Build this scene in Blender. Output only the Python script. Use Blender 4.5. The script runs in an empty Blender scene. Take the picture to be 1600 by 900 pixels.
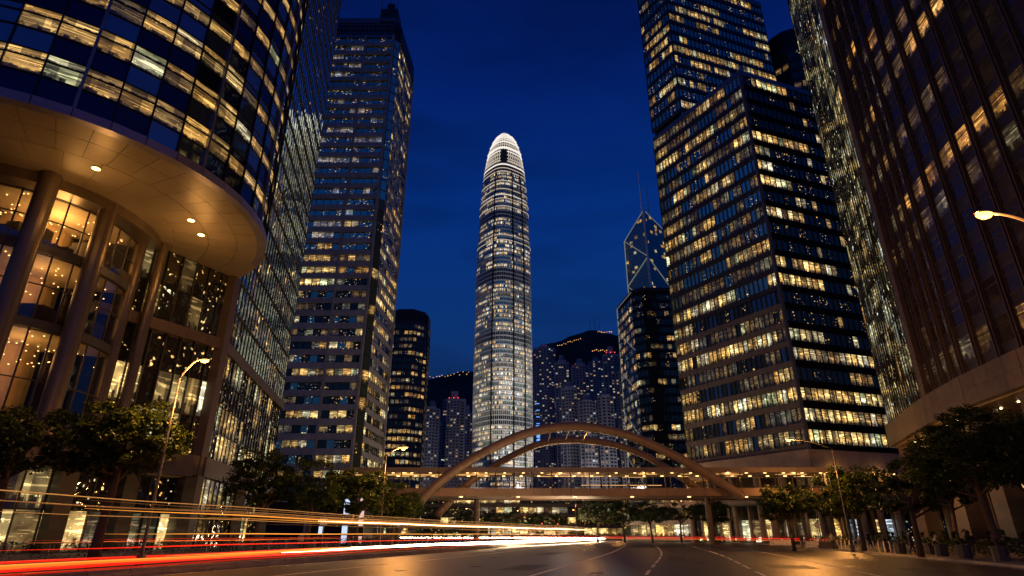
import bpy, bmesh, math, random
from mathutils import Vector, Matrix, noise
R = math.radians
PI = math.pi
C = bpy.context.scene.collection
sc = bpy.context.scene

# ------------------------------------------------------------------ camera, sky, exposure
EYE = 1.6
cam = bpy.data.cameras.new('camera'); cam.sensor_width = 36; cam.lens = 20.9
cam.clip_start = 0.1; cam.clip_end = 12000
co = bpy.data.objects.new('camera', cam); C.objects.link(co)
co.location = (0, 0, EYE); co.rotation_euler = (R(90 + 22.5), 0, 0)
sc.camera = co
sc.view_settings.view_transform = 'Standard'
sc.view_settings.look = 'None'
sc.view_settings.exposure = 0
sc.cycles.use_denoising = True
sc.cycles.max_bounces = 6
sc.cycles.transparent_max_bounces = 10
sc.cycles.sample_clamp_indirect = 3
sc.cycles.caustics_reflective = False
sc.cycles.caustics_refractive = False
try: sc.cycles.use_light_tree = True
except Exception: pass

w = bpy.data.worlds.new('World'); sc.world = w; w.use_nodes = True
nt = w.node_tree; bg = nt.nodes['Background']
sky = nt.nodes.new('ShaderNodeTexSky'); sky.sky_type = 'NISHITA'; sky.sun_disc = False
sky.sun_elevation = R(-3.0); sky.sun_rotation = R(205)
tc = nt.nodes.new('ShaderNodeTexCoord'); sx = nt.nodes.new('ShaderNodeSeparateXYZ')
nt.links.new(tc.outputs['Generated'], sx.inputs[0])
rp = nt.nodes.new('ShaderNodeValToRGB')
nt.links.new(sx.outputs['Z'], rp.inputs[0])
els = rp.color_ramp.elements
stops = [(0.0, (.012, .026, .075)), (.18, (.006, .030, .120)), (.33, (.003, .031, .160)), (.5, (.0012, .026, .185)),
         (.66, (.0008, .013, .125)), (.82, (.0008, .006, .062)), (1.0, (.0006, .004, .04))]
els[0].position = 0; els[0].color = stops[0][1] + (1,)
els[1].position = 1; els[1].color = stops[-1][1] + (1,)
for p_, c_ in stops[1:-1]:
    e = els.new(p_); e.color = c_ + (1,)
tw = nt.nodes.new('ShaderNodeVectorMath'); tw.operation = 'SCALE'; tw.inputs['Scale'].default_value = .004
nt.links.new(sky.outputs[0], tw.inputs[0])
ad = nt.nodes.new('ShaderNodeVectorMath'); ad.operation = 'ADD'
nt.links.new(rp.outputs[0], ad.inputs[0]); nt.links.new(tw.outputs[0], ad.inputs[1])
# thin cloud bank low over the hills
nz = nt.nodes.new('ShaderNodeTexNoise'); nz.inputs['Scale'].default_value = 3.0; nz.inputs['Detail'].default_value = 5
mp = nt.nodes.new('ShaderNodeMapping'); mp.inputs['Scale'].default_value = (1, 1, 4)
nt.links.new(tc.outputs['Generated'], mp.inputs[0]); nt.links.new(mp.outputs[0], nz.inputs['Vector'])
mr = nt.nodes.new('ShaderNodeMapRange'); mr.inputs['From Min'].default_value = .42; mr.inputs['From Max'].default_value = .75
mr.inputs['To Min'].default_value = 1.04; mr.inputs['To Max'].default_value = .62
nt.links.new(nz.outputs['Fac'], mr.inputs[0])
cm = nt.nodes.new('ShaderNodeVectorMath'); cm.operation = 'SCALE'
nt.links.new(ad.outputs[0], cm.inputs[0]); nt.links.new(mr.outputs[0], cm.inputs['Scale'])
nt.links.new(cm.outputs[0], bg.inputs[0]); bg.inputs[1].default_value = 1.0

# ------------------------------------------------------------------ materials
MATS = {}
def newmat(name):
    m = bpy.data.materials.new(name); m.use_nodes = True
    MATS[name] = m
    return m, m.node_tree, m.node_tree.nodes['Principled BSDF']
def solid(name, col, rough=.6, metal=0, var=.25, scale=1.5, bump=.15, spec=.5):
    m, n, b = newmat(name)
    t = n.nodes.new('ShaderNodeTexCoord'); a = n.nodes.new('ShaderNodeTexNoise')
    a.inputs['Scale'].default_value = scale; a.inputs['Detail'].default_value = 8; a.inputs['Roughness'].default_value = .65
    n.links.new(t.outputs['Object'], a.inputs['Vector'])
    mx = n.nodes.new('ShaderNodeMapRange')
    mx.inputs['From Min'].default_value = .3; mx.inputs['From Max'].default_value = .7
    mx.inputs['To Min'].default_value = 1 - var; mx.inputs['To Max'].default_value = 1 + var
    n.links.new(a.outputs['Fac'], mx.inputs[0])
    oi = n.nodes.new('ShaderNodeObjectInfo')
    rr = n.nodes.new('ShaderNodeMapRange'); rr.inputs['To Min'].default_value = 1 - var * .5; rr.inputs['To Max'].default_value = 1 + var * .5
    n.links.new(oi.outputs['Random'], rr.inputs[0])
    mm = n.nodes.new('ShaderNodeMath'); mm.operation = 'MULTIPLY'
    n.links.new(mx.outputs[0], mm.inputs[0]); n.links.new(rr.outputs[0], mm.inputs[1])
    s = n.nodes.new('ShaderNodeVectorMath'); s.operation = 'SCALE'; s.inputs[0].default_value = col
    n.links.new(mm.outputs[0], s.inputs['Scale']); n.links.new(s.outputs[0], b.inputs['Base Color'])
    b.inputs['Roughness'].default_value = rough; b.inputs['Metallic'].default_value = metal
    b.inputs['Specular IOR Level'].default_value = spec
    if bump:
        bp = n.nodes.new('ShaderNodeBump'); bp.inputs['Strength'].default_value = bump; bp.inputs['Distance'].default_value = .03
        a2 = n.nodes.new('ShaderNodeTexNoise'); a2.inputs['Scale'].default_value = scale * 12
        n.links.new(t.outputs['Object'], a2.inputs['Vector'])
        n.links.new(a2.outputs['Fac'], bp.inputs['Height']); n.links.new(bp.outputs[0], b.inputs['Normal'])
    return m
def glow(name, col, strength, sample=True):
    m, n, b = newmat(name)
    b.inputs['Base Color'].default_value = (.02, .02, .02, 1)
    b.inputs['Emission Color'].default_value = col + (1,); b.inputs['Emission Strength'].default_value = strength
    if not sample: m.cycles.emission_sampling = 'NONE'
    return m
def M_(n, op, a, b=None, c=None):
    x = n.nodes.new('ShaderNodeMath'); x.operation = op
    for i, v in enumerate((a, b, c)):
        if v is None: continue
        if isinstance(v, (int, float)): x.inputs[i].default_value = v
        else: n.links.new(v, x.inputs[i])
    return x.outputs[0]
def pane(name, emis, tint=(.3, .33, .4), metal=.75, rough=.06, warm=(1, .50, .11), pale=(1, .68, .25), speck=.0, wob=.04, cover=1.0, sp_col=(1, .7, .3), fill=1.0, cool=True, spk=(3.6, 7)):
    """window pane: reflecting glass, its lit room painted on as glow (one cell of uv space = one pane)"""
    m, n, b = newmat(name)
    uv = n.nodes.new('ShaderNodeUVMap'); se = n.nodes.new('ShaderNodeSeparateXYZ'); n.links.new(uv.outputs[0], se.inputs[0])
    u, v = se.outputs[0], se.outputs[1]
    fu, fv = M_(n, 'FRACT', u), M_(n, 'FRACT', v)
    cu, cv = M_(n, 'FLOOR', u), M_(n, 'FLOOR', v)
    oi = n.nodes.new('ShaderNodeObjectInfo')
    r57 = M_(n, 'MULTIPLY', oi.outputs['Random'], 571.3)
    cb = n.nodes.new('ShaderNodeCombineXYZ'); n.links.new(cu, cb.inputs[0]); n.links.new(cv, cb.inputs[1]); n.links.new(r57, cb.inputs[2])
    wn = n.nodes.new('ShaderNodeTexWhiteNoise'); n.links.new(cb.outputs[0], wn.inputs['Vector'])
    sr = n.nodes.new('ShaderNodeSeparateColor'); n.links.new(wn.outputs['Color'], sr.inputs[0])
    r1, r2, r3 = sr.outputs[0], sr.outputs[1], sr.outputs[2]
    def nv(su, sv, off, scale=1, detail=2):
        c2 = n.nodes.new('ShaderNodeCombineXYZ')
        n.links.new(M_(n, 'MULTIPLY_ADD', fu, su, M_(n, 'MULTIPLY', r1, 90 + off)), c2.inputs[0])
        n.links.new(M_(n, 'MULTIPLY', fv, sv), c2.inputs[1])
        n.links.new(M_(n, 'MULTIPLY_ADD', r2, 60, r57), c2.inputs[2])
        t = n.nodes.new('ShaderNodeTexNoise'); t.inputs['Scale'].default_value = scale; t.inputs['Detail'].default_value = detail
        n.links.new(c2.outputs[0], t.inputs['Vector'])
        return t.outputs['Fac']
    def mr_(x, a, b_, c, d):
        q = n.nodes.new('ShaderNodeMapRange'); n.links.new(x, q.inputs[0])
        for k, vv in zip(('From Min', 'From Max', 'To Min', 'To Max'), (a, b_, c, d)): q.inputs[k].default_value = vv
        return q.outputs[0]
    em = None
    if emis > 0:
        soft = mr_(nv(1.5, 2.2, 0), .36, .66, .22 * fill, .70 * fill)
        streak = M_(n, 'MULTIPLY', mr_(nv(.9, 13, 13, detail=1), .57, .63, 0, 1.7), mr_(fv, .3, .5, .2, 1))
        lampb = mr_(nv(9, 11, 31), .67, .72, 0, 2.4)
        def blocks(nx, off, lo, hi):
            cx = n.nodes.new('ShaderNodeCombineXYZ')
            n.links.new(M_(n, 'FLOOR', M_(n, 'MULTIPLY_ADD', fu, nx, M_(n, 'MULTIPLY', r1, 7 + off))), cx.inputs[0])
            n.links.new(cu, cx.inputs[1]); n.links.new(M_(n, 'ADD', M_(n, 'MULTIPLY', cv, 3.7), r57), cx.inputs[2])
            wb = n.nodes.new('ShaderNodeTexWhiteNoise'); n.links.new(cx.outputs[0], wb.inputs['Vector'])
            return mr_(wb.outputs['Value'], 0, 1, lo, hi)
        sil = M_(n, 'MULTIPLY', mr_(M_(n, 'SUBTRACT', fv, blocks(6, 0, .0, .34)), -.01, .02, .10, 1),
                 mr_(M_(n, 'SUBTRACT', fv, M_(n, 'MULTIPLY', mr_(nv(4, .01, 47, detail=4), .35, .7, .0, .5), 1.0)), -.03, .06, .3, 1))
        blind = M_(n, 'GREATER_THAN', fv, mr_(blocks(1, 9, 0, 1), .45, 1, 1.01, .35)); vert = M_(n, 'MULTIPLY', mr_(fv, 0, 1, 1.25, .55), mr_(blind, 0, 1, 1, .42))
        lvl = mr_(r3, 0, 1, .35, 1.25)
        part = mr_(blocks(2, 3, 0, 1), .25, .3, .35, 1)
        em = M_(n, 'MULTIPLY', M_(n, 'MULTIPLY', M_(n, 'ADD', M_(n, 'ADD', soft, streak), lampb), M_(n, 'MULTIPLY', M_(n, 'MULTIPLY', sil, part), vert)), M_(n, 'MULTIPLY', lvl, emis))
    if speck > 0:  # glowing specks stand in for reflected city lights and lamps inside
        s1 = mr_(nv(spk[0], spk[1], 71, detail=1), .66, .76, 0, 1)
        s2 = M_(n, 'GREATER_THAN', r3, 1 - cover)
        sp = M_(n, 'MULTIPLY', M_(n, 'MULTIPLY', s1, s2), speck)
        em = sp if em is None else M_(n, 'ADD', em, sp)
    b.inputs['Base Color'].default_value = tint + (1,)
    b.inputs['Metallic'].default_value = metal; b.inputs['Roughness'].default_value = rough
    if em is not None:
        mxc = n.nodes.new('ShaderNodeValToRGB'); er = mxc.color_ramp.elements
        er[0].position = 0; er[0].color = warm + (1,); er[1].position = .7; er[1].color = pale + (1,)
        if not cool: er[1].position = 1.0
        e3 = er.new(.84) if cool else er[1]; e3.color = (pale[0], min(1, pale[1] * 1.22), min(1, pale[2] * 2.1), 1) if cool else pale + (1,); e4 = er.new(.999) if cool else er[1]; e4.color = (pale[0] * .85, min(1, pale[1] * 1.25), min(1, pale[2] * 1.6), 1) if cool else pale + (1,)
        n.links.new(r2, mxc.inputs[0]); n.links.new(mxc.outputs[0], b.inputs['Emission Color']); n.links.new(em, b.inputs['Emission Strength'])
    if wob:
        t = n.nodes.new('ShaderNodeTexCoord'); a = n.nodes.new('ShaderNodeTexNoise'); a.inputs['Scale'].default_value = .5; a.inputs['Detail'].default_value = 1
        g = n.nodes.new('ShaderNodeNewGeometry'); va = n.nodes.new('ShaderNodeVectorMath'); va.operation = 'ADD'
        n.links.new(g.outputs['Position'], va.inputs[0]); n.links.new(wn.outputs['Color'], va.inputs[1]); n.links.new(va.outputs[0], a.inputs['Vector'])
        bp = n.nodes.new('ShaderNodeBump'); bp.inputs['Strength'].default_value = 1; bp.inputs['Distance'].default_value = wob
        n.links.new(a.outputs['Fac'], bp.inputs['Height']); n.links.new(bp.outputs[0], b.inputs['Normal'])
    m.cycles.emission_sampling = 'NONE'
    return m

WARM = (1, .50, .16)
solid('asphalt', (.055, .044, .036), .44, 0, .5, .55, .9)
solid('cover_iron', (.10, .09, .08), .35, .7, .2, 3, .3)
solid('asphalt_patch', (.030, .026, .023), .6, 0, .3, .8, .5)
solid('stud_white', (.8, .75, .65), .3, 0, .05, 1, 0)
solid('paving', (.20, .17, .14), .7, 0, .3, .6)
solid('ground', (.06, .055, .05), .85, 0, .3, .2)
solid('concrete', (.30, .27, .24), .75, 0, .25, .8)
solid('pale_concrete', (.30, .25, .21), .6, 0, .15, .5)
solid('road_paint', (.80, .74, .62), .6, 0, .35, 3)
solid('stone_band', (.38, .42, .42), .65, 0, .2, .6)
solid('grey_metal', (.22, .23, .26), .35, .7, .15, .8)
solid('dark_metal', (.05, .05, .055), .5, .15, .2, .8)
solid('black_frame', (.015, .015, .017), .4, .3, .2, 1)
solid('column_metal', (.15, .12, .09), .33, .6, .12, .35, .05)
solid('soffit_panel', (.29, .24, .16), .42, .15, .10, .3, .03)
solid('fascia_metal', (.30, .27, .32), .35, .6, .12, .5, .05)
solid('brown_granite', (.12, .088, .068), .45, 0, .25, 1.2)
solid('brown_panel', (.035, .026, .02), .4, 0, .25, 1)
solid('silver_cladding', (.48, .49, .52), .35, .5, .1, .3, 0)
solid('painted_steel', (.29, .20, .14), .4, .1, .12, .5, .05)
solid('lamp_metal', (.10, .09, .085), .4, .6, .1, 2)
solid('bark', (.09, .065, .045), .9, 0, .35, 5, .6)
solid('dark_block', (.012, .012, .014), .6, 0, .1, 1, 0)
solid('residential_wall', (.42, .42, .47), .8, 0, .2, .05, 0)
solid('room_wall', (.55, .40, .24), .7, 0, .2, .4, 0)
solid('furniture', (.05, .04, .035), .6, 0, .5, .8, 0)
solid('hill_scrub', (.028, .038, .03), .95, 0, .5, .01, 0)
solid('skin', (.45, .28, .2), .6, 0, .1, 3, 0)
solid('dark_cloth', (.03, .03, .038), .85, 0, .3, 3, 0)
solid('pale_cloth', (.32, .3, .28), .85, 0, .3, 3, 0)
solid('sign_blue', (.03, .08, .4), .4, 0, .05, 1, 0)
solid('sign_green', (.03, .2, .1), .4, 0, .05, 1, 0)
solid('sign_white', (.7, .7, .7), .4, 0, .05, 1, 0)
solid('black_band', (.012, .012, .012), .8, 0, .2, 1, 0, .1)
solid('block_band', (.15, .14, .135), .65, 0, .2, .6)
solid('hair', (.012, .01, .009), .6, 0, .1, 9, 0)
def leafmat(name, a, b_):
    m, n, b = newmat(name)
    g = n.nodes.new('ShaderNodeNewGeometry'); t = n.nodes.new('ShaderNodeTexNoise'); t.inputs['Scale'].default_value = 1.3; t.inputs['Detail'].default_value = 4
    n.links.new(g.outputs['Position'], t.inputs['Vector'])
    q = n.nodes.new('ShaderNodeMapRange'); q.inputs['From Min'].default_value = .35; q.inputs['From Max'].default_value = .65
    n.links.new(t.outputs['Fac'], q.inputs[0])
    mx = n.nodes.new('ShaderNodeMix'); mx.data_type = 'RGBA'; n.links.new(q.outputs[0], mx.inputs['Factor'])
    mx.inputs['A'].default_value = a + (1,); mx.inputs['B'].default_value = b_ + (1,)
    n.links.new(mx.outputs['Result'], b.inputs['Base Color']); b.inputs['Roughness'].default_value = .45
    tr = n.nodes.new('ShaderNodeBsdfTranslucent'); n.links.new(mx.outputs['Result'], tr.inputs[0])
    ms = n.nodes.new('ShaderNodeMixShader'); ms.inputs[0].default_value = .3
    n.links.new(b.outputs[0], ms.inputs[1]); n.links.new(tr.outputs[0], ms.inputs[2])
    n.links.new(ms.outputs[0], n.nodes['Material Output'].inputs[0])
leafmat('leaf', (.022, .045, .010), (.085, .125, .02))
leafmat('hedge_leaf', (.03, .05, .018), (.07, .10, .03))
# see-through glass
def clear_glass(name, refl=.12, tint=(.85, .8, .7)):
    m, n, b = newmat(name)
    gl = n.nodes.new('ShaderNodeBsdfGlossy'); gl.inputs['Roughness'].default_value = .03; gl.inputs[0].default_value = (.8, .8, .85, 1)
    tr = n.nodes.new('ShaderNodeBsdfTransparent'); tr.inputs[0].default_value = tint + (1,)
    fr = n.nodes.new('ShaderNodeFresnel'); fr.inputs[0].default_value = 1.5
    ms = n.nodes.new('ShaderNodeMixShader'); n.links.new(M_(n, 'ADD', fr.outputs[0], refl), ms.inputs[0])
    n.links.new(tr.outputs[0], ms.inputs[1]); n.links.new(gl.outputs[0], ms.inputs[2])
    n.links.new(ms.outputs[0], n.nodes['Material Output'].inputs[0])
clear_glass('clear_glass')
clear_glass('bridge_glass', .05, (.8, .76, .7))
# office panes
pane('pane_blue', 0, (.62, .86, .52), .9, .05, speck=0)
pane('pane_blue_speck', 0, (.58, .82, .50), .9, .05, speck=1.5, cover=.6)
pane('pane_blue_lit', .4, (.52, .74, .46), .85, .05, warm=(1, .7, .4), pale=(1, .8, .55), speck=1.2, cover=.9)
pane('pane_blue_deep', 0, (.26, .34, .28), .9, .08, wob=0)
pane('pane_dark', 0, (.09, .13, .09), .7, .05, speck=0)
pane('pane_dark_speck', 0, (.10, .13, .09), .7, .05, speck=1.3, cover=.6)
pane('pane_dim', .22, (.12, .12, .14), .7, .05, warm=(1, .54, .13), pale=(1, .72, .28))
pane('pane_warm', 1.0, (.1, .1, .1), .5, .06)
pane('pane_bright', 2.0, (.1, .1, .1), .5, .06, warm=(1, .54, .13), pale=(1, .72, .28))
pane('pane_drum_dark', 0, (.2, .32, .36), .85, .03, wob=.01)
pane('pane_drum_deep', 0, (.035, .045, .09), .8, .03, wob=.01)
pane('pane_lattice', 0, (.62, .84, .62), .92, .04, speck=.6, cover=.12, wob=.05, spk=(2.5, 4))
pane('pane_lattice_lit', .10, (.26, .3, .36), .85, .04, speck=1.8, cover=.9, wob=.06, spk=(2.5, 4))
pane('pane_fin_glass', .05, (.16, .17, .2), .8, .05, warm=(1, .78, .35), pale=(.9, .85, .5), speck=1.6, cover=.7, wob=.03, spk=(2.5, 4))
pane('pane_brown_dark', 0, (.07, .05, .04), .5, .08, wob=.01)
pane('pane_amber', .95, (.1, .08, .06), .4, .06, warm=(1, .42, .08), pale=(1, .5, .13), fill=1.1, cool=False)
pane('pane_resi', .9, (.1, .1, .1), .2, .3, warm=(1, .55, .2), pale=(1, .85, .6), wob=0)
pane('pane_resi_off', 0, (.06, .07, .09), .5, .3, wob=0)
pane('pane_shop', 1.7, (.1, .1, .1), .3, .06, warm=(1, .54, .13), pale=(1, .72, .28), speck=2.5, cover=.5, fill=1.3)
pane('pane_shop_cool', 1.5, (.1, .1, .1), .3, .06, warm=(.7, .85, 1), pale=(.85, .95, 1))
glow('downlight', (1, .5, .12), 20)
glow('tiny_lamp', (1, .72, .35), 14, False)
glow('room_lamp', (1, .6, .22), 5, False)
glow('street_bulb', (1, .40, .07), 7)
glow('bridge_lamp', (1, .60, .22), 4, False)
glow('bridge_strip', (1, .52, .15), 1.3, False)
glow('bridge_low', (1, .5, .13), .8, False)
glow('crown_glow', (1, .90, .80), 1.0, False)
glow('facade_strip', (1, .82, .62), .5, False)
glow('edge_light', (.75, .78, .7), .22, False)
glow('sign_pale', (1, .6, .5), .9, False)
glow('sign_cool', (.65, .8, 1), 1.0, False)
glow('red_lamp', (1, .08, .04), 3, False)
glow('hill_lamp', (1, .45, .16), 1.4, False)
glow('trail_white', (1, .62, .30), 16)
glow('trail_hot', (1, .74, .46), 40)
glow('trail_amber', (1, .33, .035), 1.3)
glow('trail_gold', (1, .40, .09), .5)
glow('trail_red', (1, .014, .005), 1.1)
glow('trail_orange', (1, .13, .012), 1.7)
glow('trail_brown', (1, .36, .09), .22)
glow('trail_red2', (1, .02, .012), 1.3)
glow('trail_dim_red', (1, .012, .004), .5)
glow('blue_sign', (.12, .35, 1), 1.6, False)

# ------------------------------------------------------------------ mesh helpers
class MB:
    def __init__(s): s.v = []; s.f = []; s.m = []; s.uv = []; s.mats = []
    def mi(s, mat):
        if mat not in s.mats: s.mats.append(mat)
        return s.mats.index(mat)
    def face(s, pts, mat, uvs=None):
        k = len(s.v); s.v.extend([tuple(p) for p in pts]); s.f.append(tuple(range(k, k + len(pts)))); s.m.append(s.mi(mat))
        s.uv.extend(uvs if uvs else [(0, 0)] * len(pts))
    def idx(s, base, faces, mat, uv=(0, 0)):
        i = s.mi(mat)
        for f in faces:
            s.f.append(tuple(base + a for a in f)); s.m.append(i); s.uv.extend([uv] * len(f))
    def box(s, x0, y0, z0, x1, y1, z1, mat):
        k = len(s.v)
        s.v += [(x0, y0, z0), (x1, y0, z0), (x1, y1, z0), (x0, y1, z0), (x0, y0, z1), (x1, y0, z1), (x1, y1, z1), (x0, y1, z1)]
        s.idx(k, [(0, 3, 2, 1), (4, 5, 6, 7), (0, 1, 5, 4), (1, 2, 6, 5), (2, 3, 7, 6), (3, 0, 4, 7)], mat)
    def seg(s, p, q, out, inn, z0, z1, mat, e0=0, e1=0):
        """box along plan segment p-q; 'out' metres proud on its right-hand side, 'inn' metres behind"""
        d = Vector((q[0] - p[0], q[1] - p[1])); L = d.length; d /= L; nrm = Vector((d.y, -d.x))
        a = Vector(p[:2]) - d * e0; b = Vector(q[:2]) + d * e1
        k = len(s.v)
        for z in (z0, z1):
            for c in (a + nrm * out, b + nrm * out, b - nrm * inn, a - nrm * inn): s.v.append((c.x, c.y, z))
        s.idx(k, [(0, 3, 2, 1), (4, 5, 6, 7), (0, 1, 5, 4), (1, 2, 6, 5), (2, 3, 7, 6), (3, 0, 4, 7)], mat)
    def prism(s, pts, z0, z1, mat, cap=True, mat_bottom=None):
        n_ = len(pts); k = len(s.v)
        s.v += [(p[0], p[1], z0) for p in pts] + [(p[0], p[1], z1) for p in pts]
        s.idx(k, [(i, (i + 1) % n_, (i + 1) % n_ + n_, i + n_) for i in range(n_)], mat)
        if cap: s.idx(k, [tuple(range(n_, 2 * n_))], mat); s.idx(k, [tuple(reversed(range(n_)))], mat_bottom or mat)
    def tube(s, pts, rad, mat, sides=8, caps=True):
        pts = [Vector(p) for p in pts]; n_ = len(pts); k = len(s.v)
        rads = rad if isinstance(rad, (list, tuple)) else [rad] * n_
        up = Vector((0, 0, 1)); prev = None
        for i, p in enumerate(pts):
            t = (pts[min(i + 1, n_ - 1)] - pts[max(i - 1, 0)]).normalized()
            if prev is None:
                a = t.cross(up)
                if a.length < .05: a = t.cross(Vector((1, 0, 0)))
            else: a = prev - t * prev.dot(t)
            a.normalize(); prev = a; b = t.cross(a)
            for j in range(sides):
                an = 2 * PI * j / sides
                s.v.append(tuple(p + (a * math.cos(an) + b * math.sin(an)) * rads[i]))
        fs = []
        for i in range(n_ - 1):
            for j in range(sides):
                j2 = (j + 1) % sides
                fs.append((i * sides + j, (i + 1) * sides + j, (i + 1) * sides + j2, i * sides + j2))
        if caps: fs.append(tuple(range(sides))); fs.append(tuple(reversed(range((n_ - 1) * sides, n_ * sides))))
        s.idx(k, fs, mat)
    def mesh(s, name, smooth=False):
        me = bpy.data.meshes.new(name); me.from_pydata(s.v, [], s.f)
        for m in s.mats: me.materials.append(MATS[m])
        me.polygons.foreach_set('material_index', s.m)
        ul = me.uv_layers.new(name='UVMap')
        ul.data.foreach_set('uv', [c for p in s.uv for c in p])
        if smooth: me.polygons.foreach_set('use_smooth', [True] * len(s.f))
        me.update(); return me
    def build(s, name, parent=None, kind=None, smooth=False, **kw):
        if not s.f: return None
        o = bpy.data.objects.new(name, s.mesh(name, smooth)); C.objects.link(o)
        if parent: put(o, parent)
        if kind: o['kind'] = kind
        for k, v in kw.items(): o[k] = v
        return o
def put(o, parent):
    o.parent = parent
    o.matrix_parent_inverse = Matrix.Translation(-parent.location) if parent.type == 'EMPTY' and parent.rotation_euler.z == 0 else parent.matrix_world.inverted()
def thing(name, label, cat, loc=(0, 0, 0), group=None):
    o = bpy.data.objects.new(name, None); C.objects.link(o); o.location = loc; o.empty_display_size = .5
    o['label'] = label; o['category'] = cat
    if group: o['group'] = group
    return o
def tag(o, label, cat, group=None):
    o['label'] = label; o['category'] = cat
    if group: o['group'] = group
    return o
def clone(root, loc, label=None, rz=0, scale=1):
    r = root.copy(); C.objects.link(r); r.location = loc; r.rotation_euler = (0, 0, rz); r.scale = (scale,) * 3
    if label: r['label'] = label
    for ch in list(root.children):
        c = ch.copy(); C.objects.link(c); c.parent = r
        for g in ch.children:
            d = g.copy(); C.objects.link(d); d.parent = c
    return r
def link_mesh(name, me, parent, loc, rz=0):
    o = bpy.data.objects.new(name, me); C.objects.link(o)
    o.parent = parent
    o.location = Vector(loc) - parent.location; o.rotation_euler = (0, 0, rz)
    return o

WIN = {}
def window_mesh(wd, ht, glass, frame='black_frame', fw=.06, depth=.08, transom=0, mull=0):
    key = (round(wd, 2), round(ht, 2), glass, frame, fw, transom, mull)
    if key in WIN: return WIN[key]
    b = MB()
    b.face([(0, 0, 0), (wd, 0, 0), (wd, 0, ht), (0, 0, ht)], glass, [(.001, .001), (.999, .001), (.999, .999), (.001, .999)])
    def bar(x0, z0, x1, z1):
        b.face([(x0, -depth, z0), (x1, -depth, z0), (x1, -depth, z1), (x0, -depth, z1)], frame)
        if x1 - x0 > z1 - z0:
            b.face([(x0, 0, z0), (x1, 0, z0), (x1, -depth, z0), (x0, -depth, z0)], frame); b.face([(x0, -depth, z1), (x1, -depth, z1), (x1, 0, z1), (x0, 0, z1)], frame)
        else:
            b.face([(x0, -depth, z0), (x0, -depth, z1), (x0, 0, z1), (x0, 0, z0)], frame); b.face([(x1, 0, z0), (x1, 0, z1), (x1, -depth, z1), (x1, -depth, z0)], frame)
    bar(0, 0, wd, fw); bar(0, ht - fw, wd, ht); bar(0, fw, fw, ht - fw); bar(wd - fw, fw, wd, ht - fw)
    if transom: bar(fw, ht * transom - fw / 2, wd - fw, ht * transom + fw / 2)
    if mull: bar(wd / 2 - fw / 2, fw, wd / 2 + fw / 2, ht - fw)
    WIN[key] = b.mesh('window'); return WIN[key]

def lit_grid(nf, nb, seed, rows, run=3.0):
    """coherent pattern of lit rooms. rows(j)->(p_dim,p_warm,p_bright)"""
    rg = random.Random(seed); g = []
    for j in range(nf):
        row = []; cur = 0; left = 0
        pd, pw, pb = rows(j) if callable(rows) else rows
        for i in range(nb):
            if left <= 0:
                x = rg.random(); left = max(1, int(rg.expovariate(1 / run)) + 1)
                cur = 3 if x < pb else 2 if x < pb + pw else 1 if x < pb + pw + pd else 0
            left -= 1
            c = cur
            if rg.random() < .12: c = max(0, cur - 1)
            row.append(c)
        g.append(row)
    return g

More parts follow.
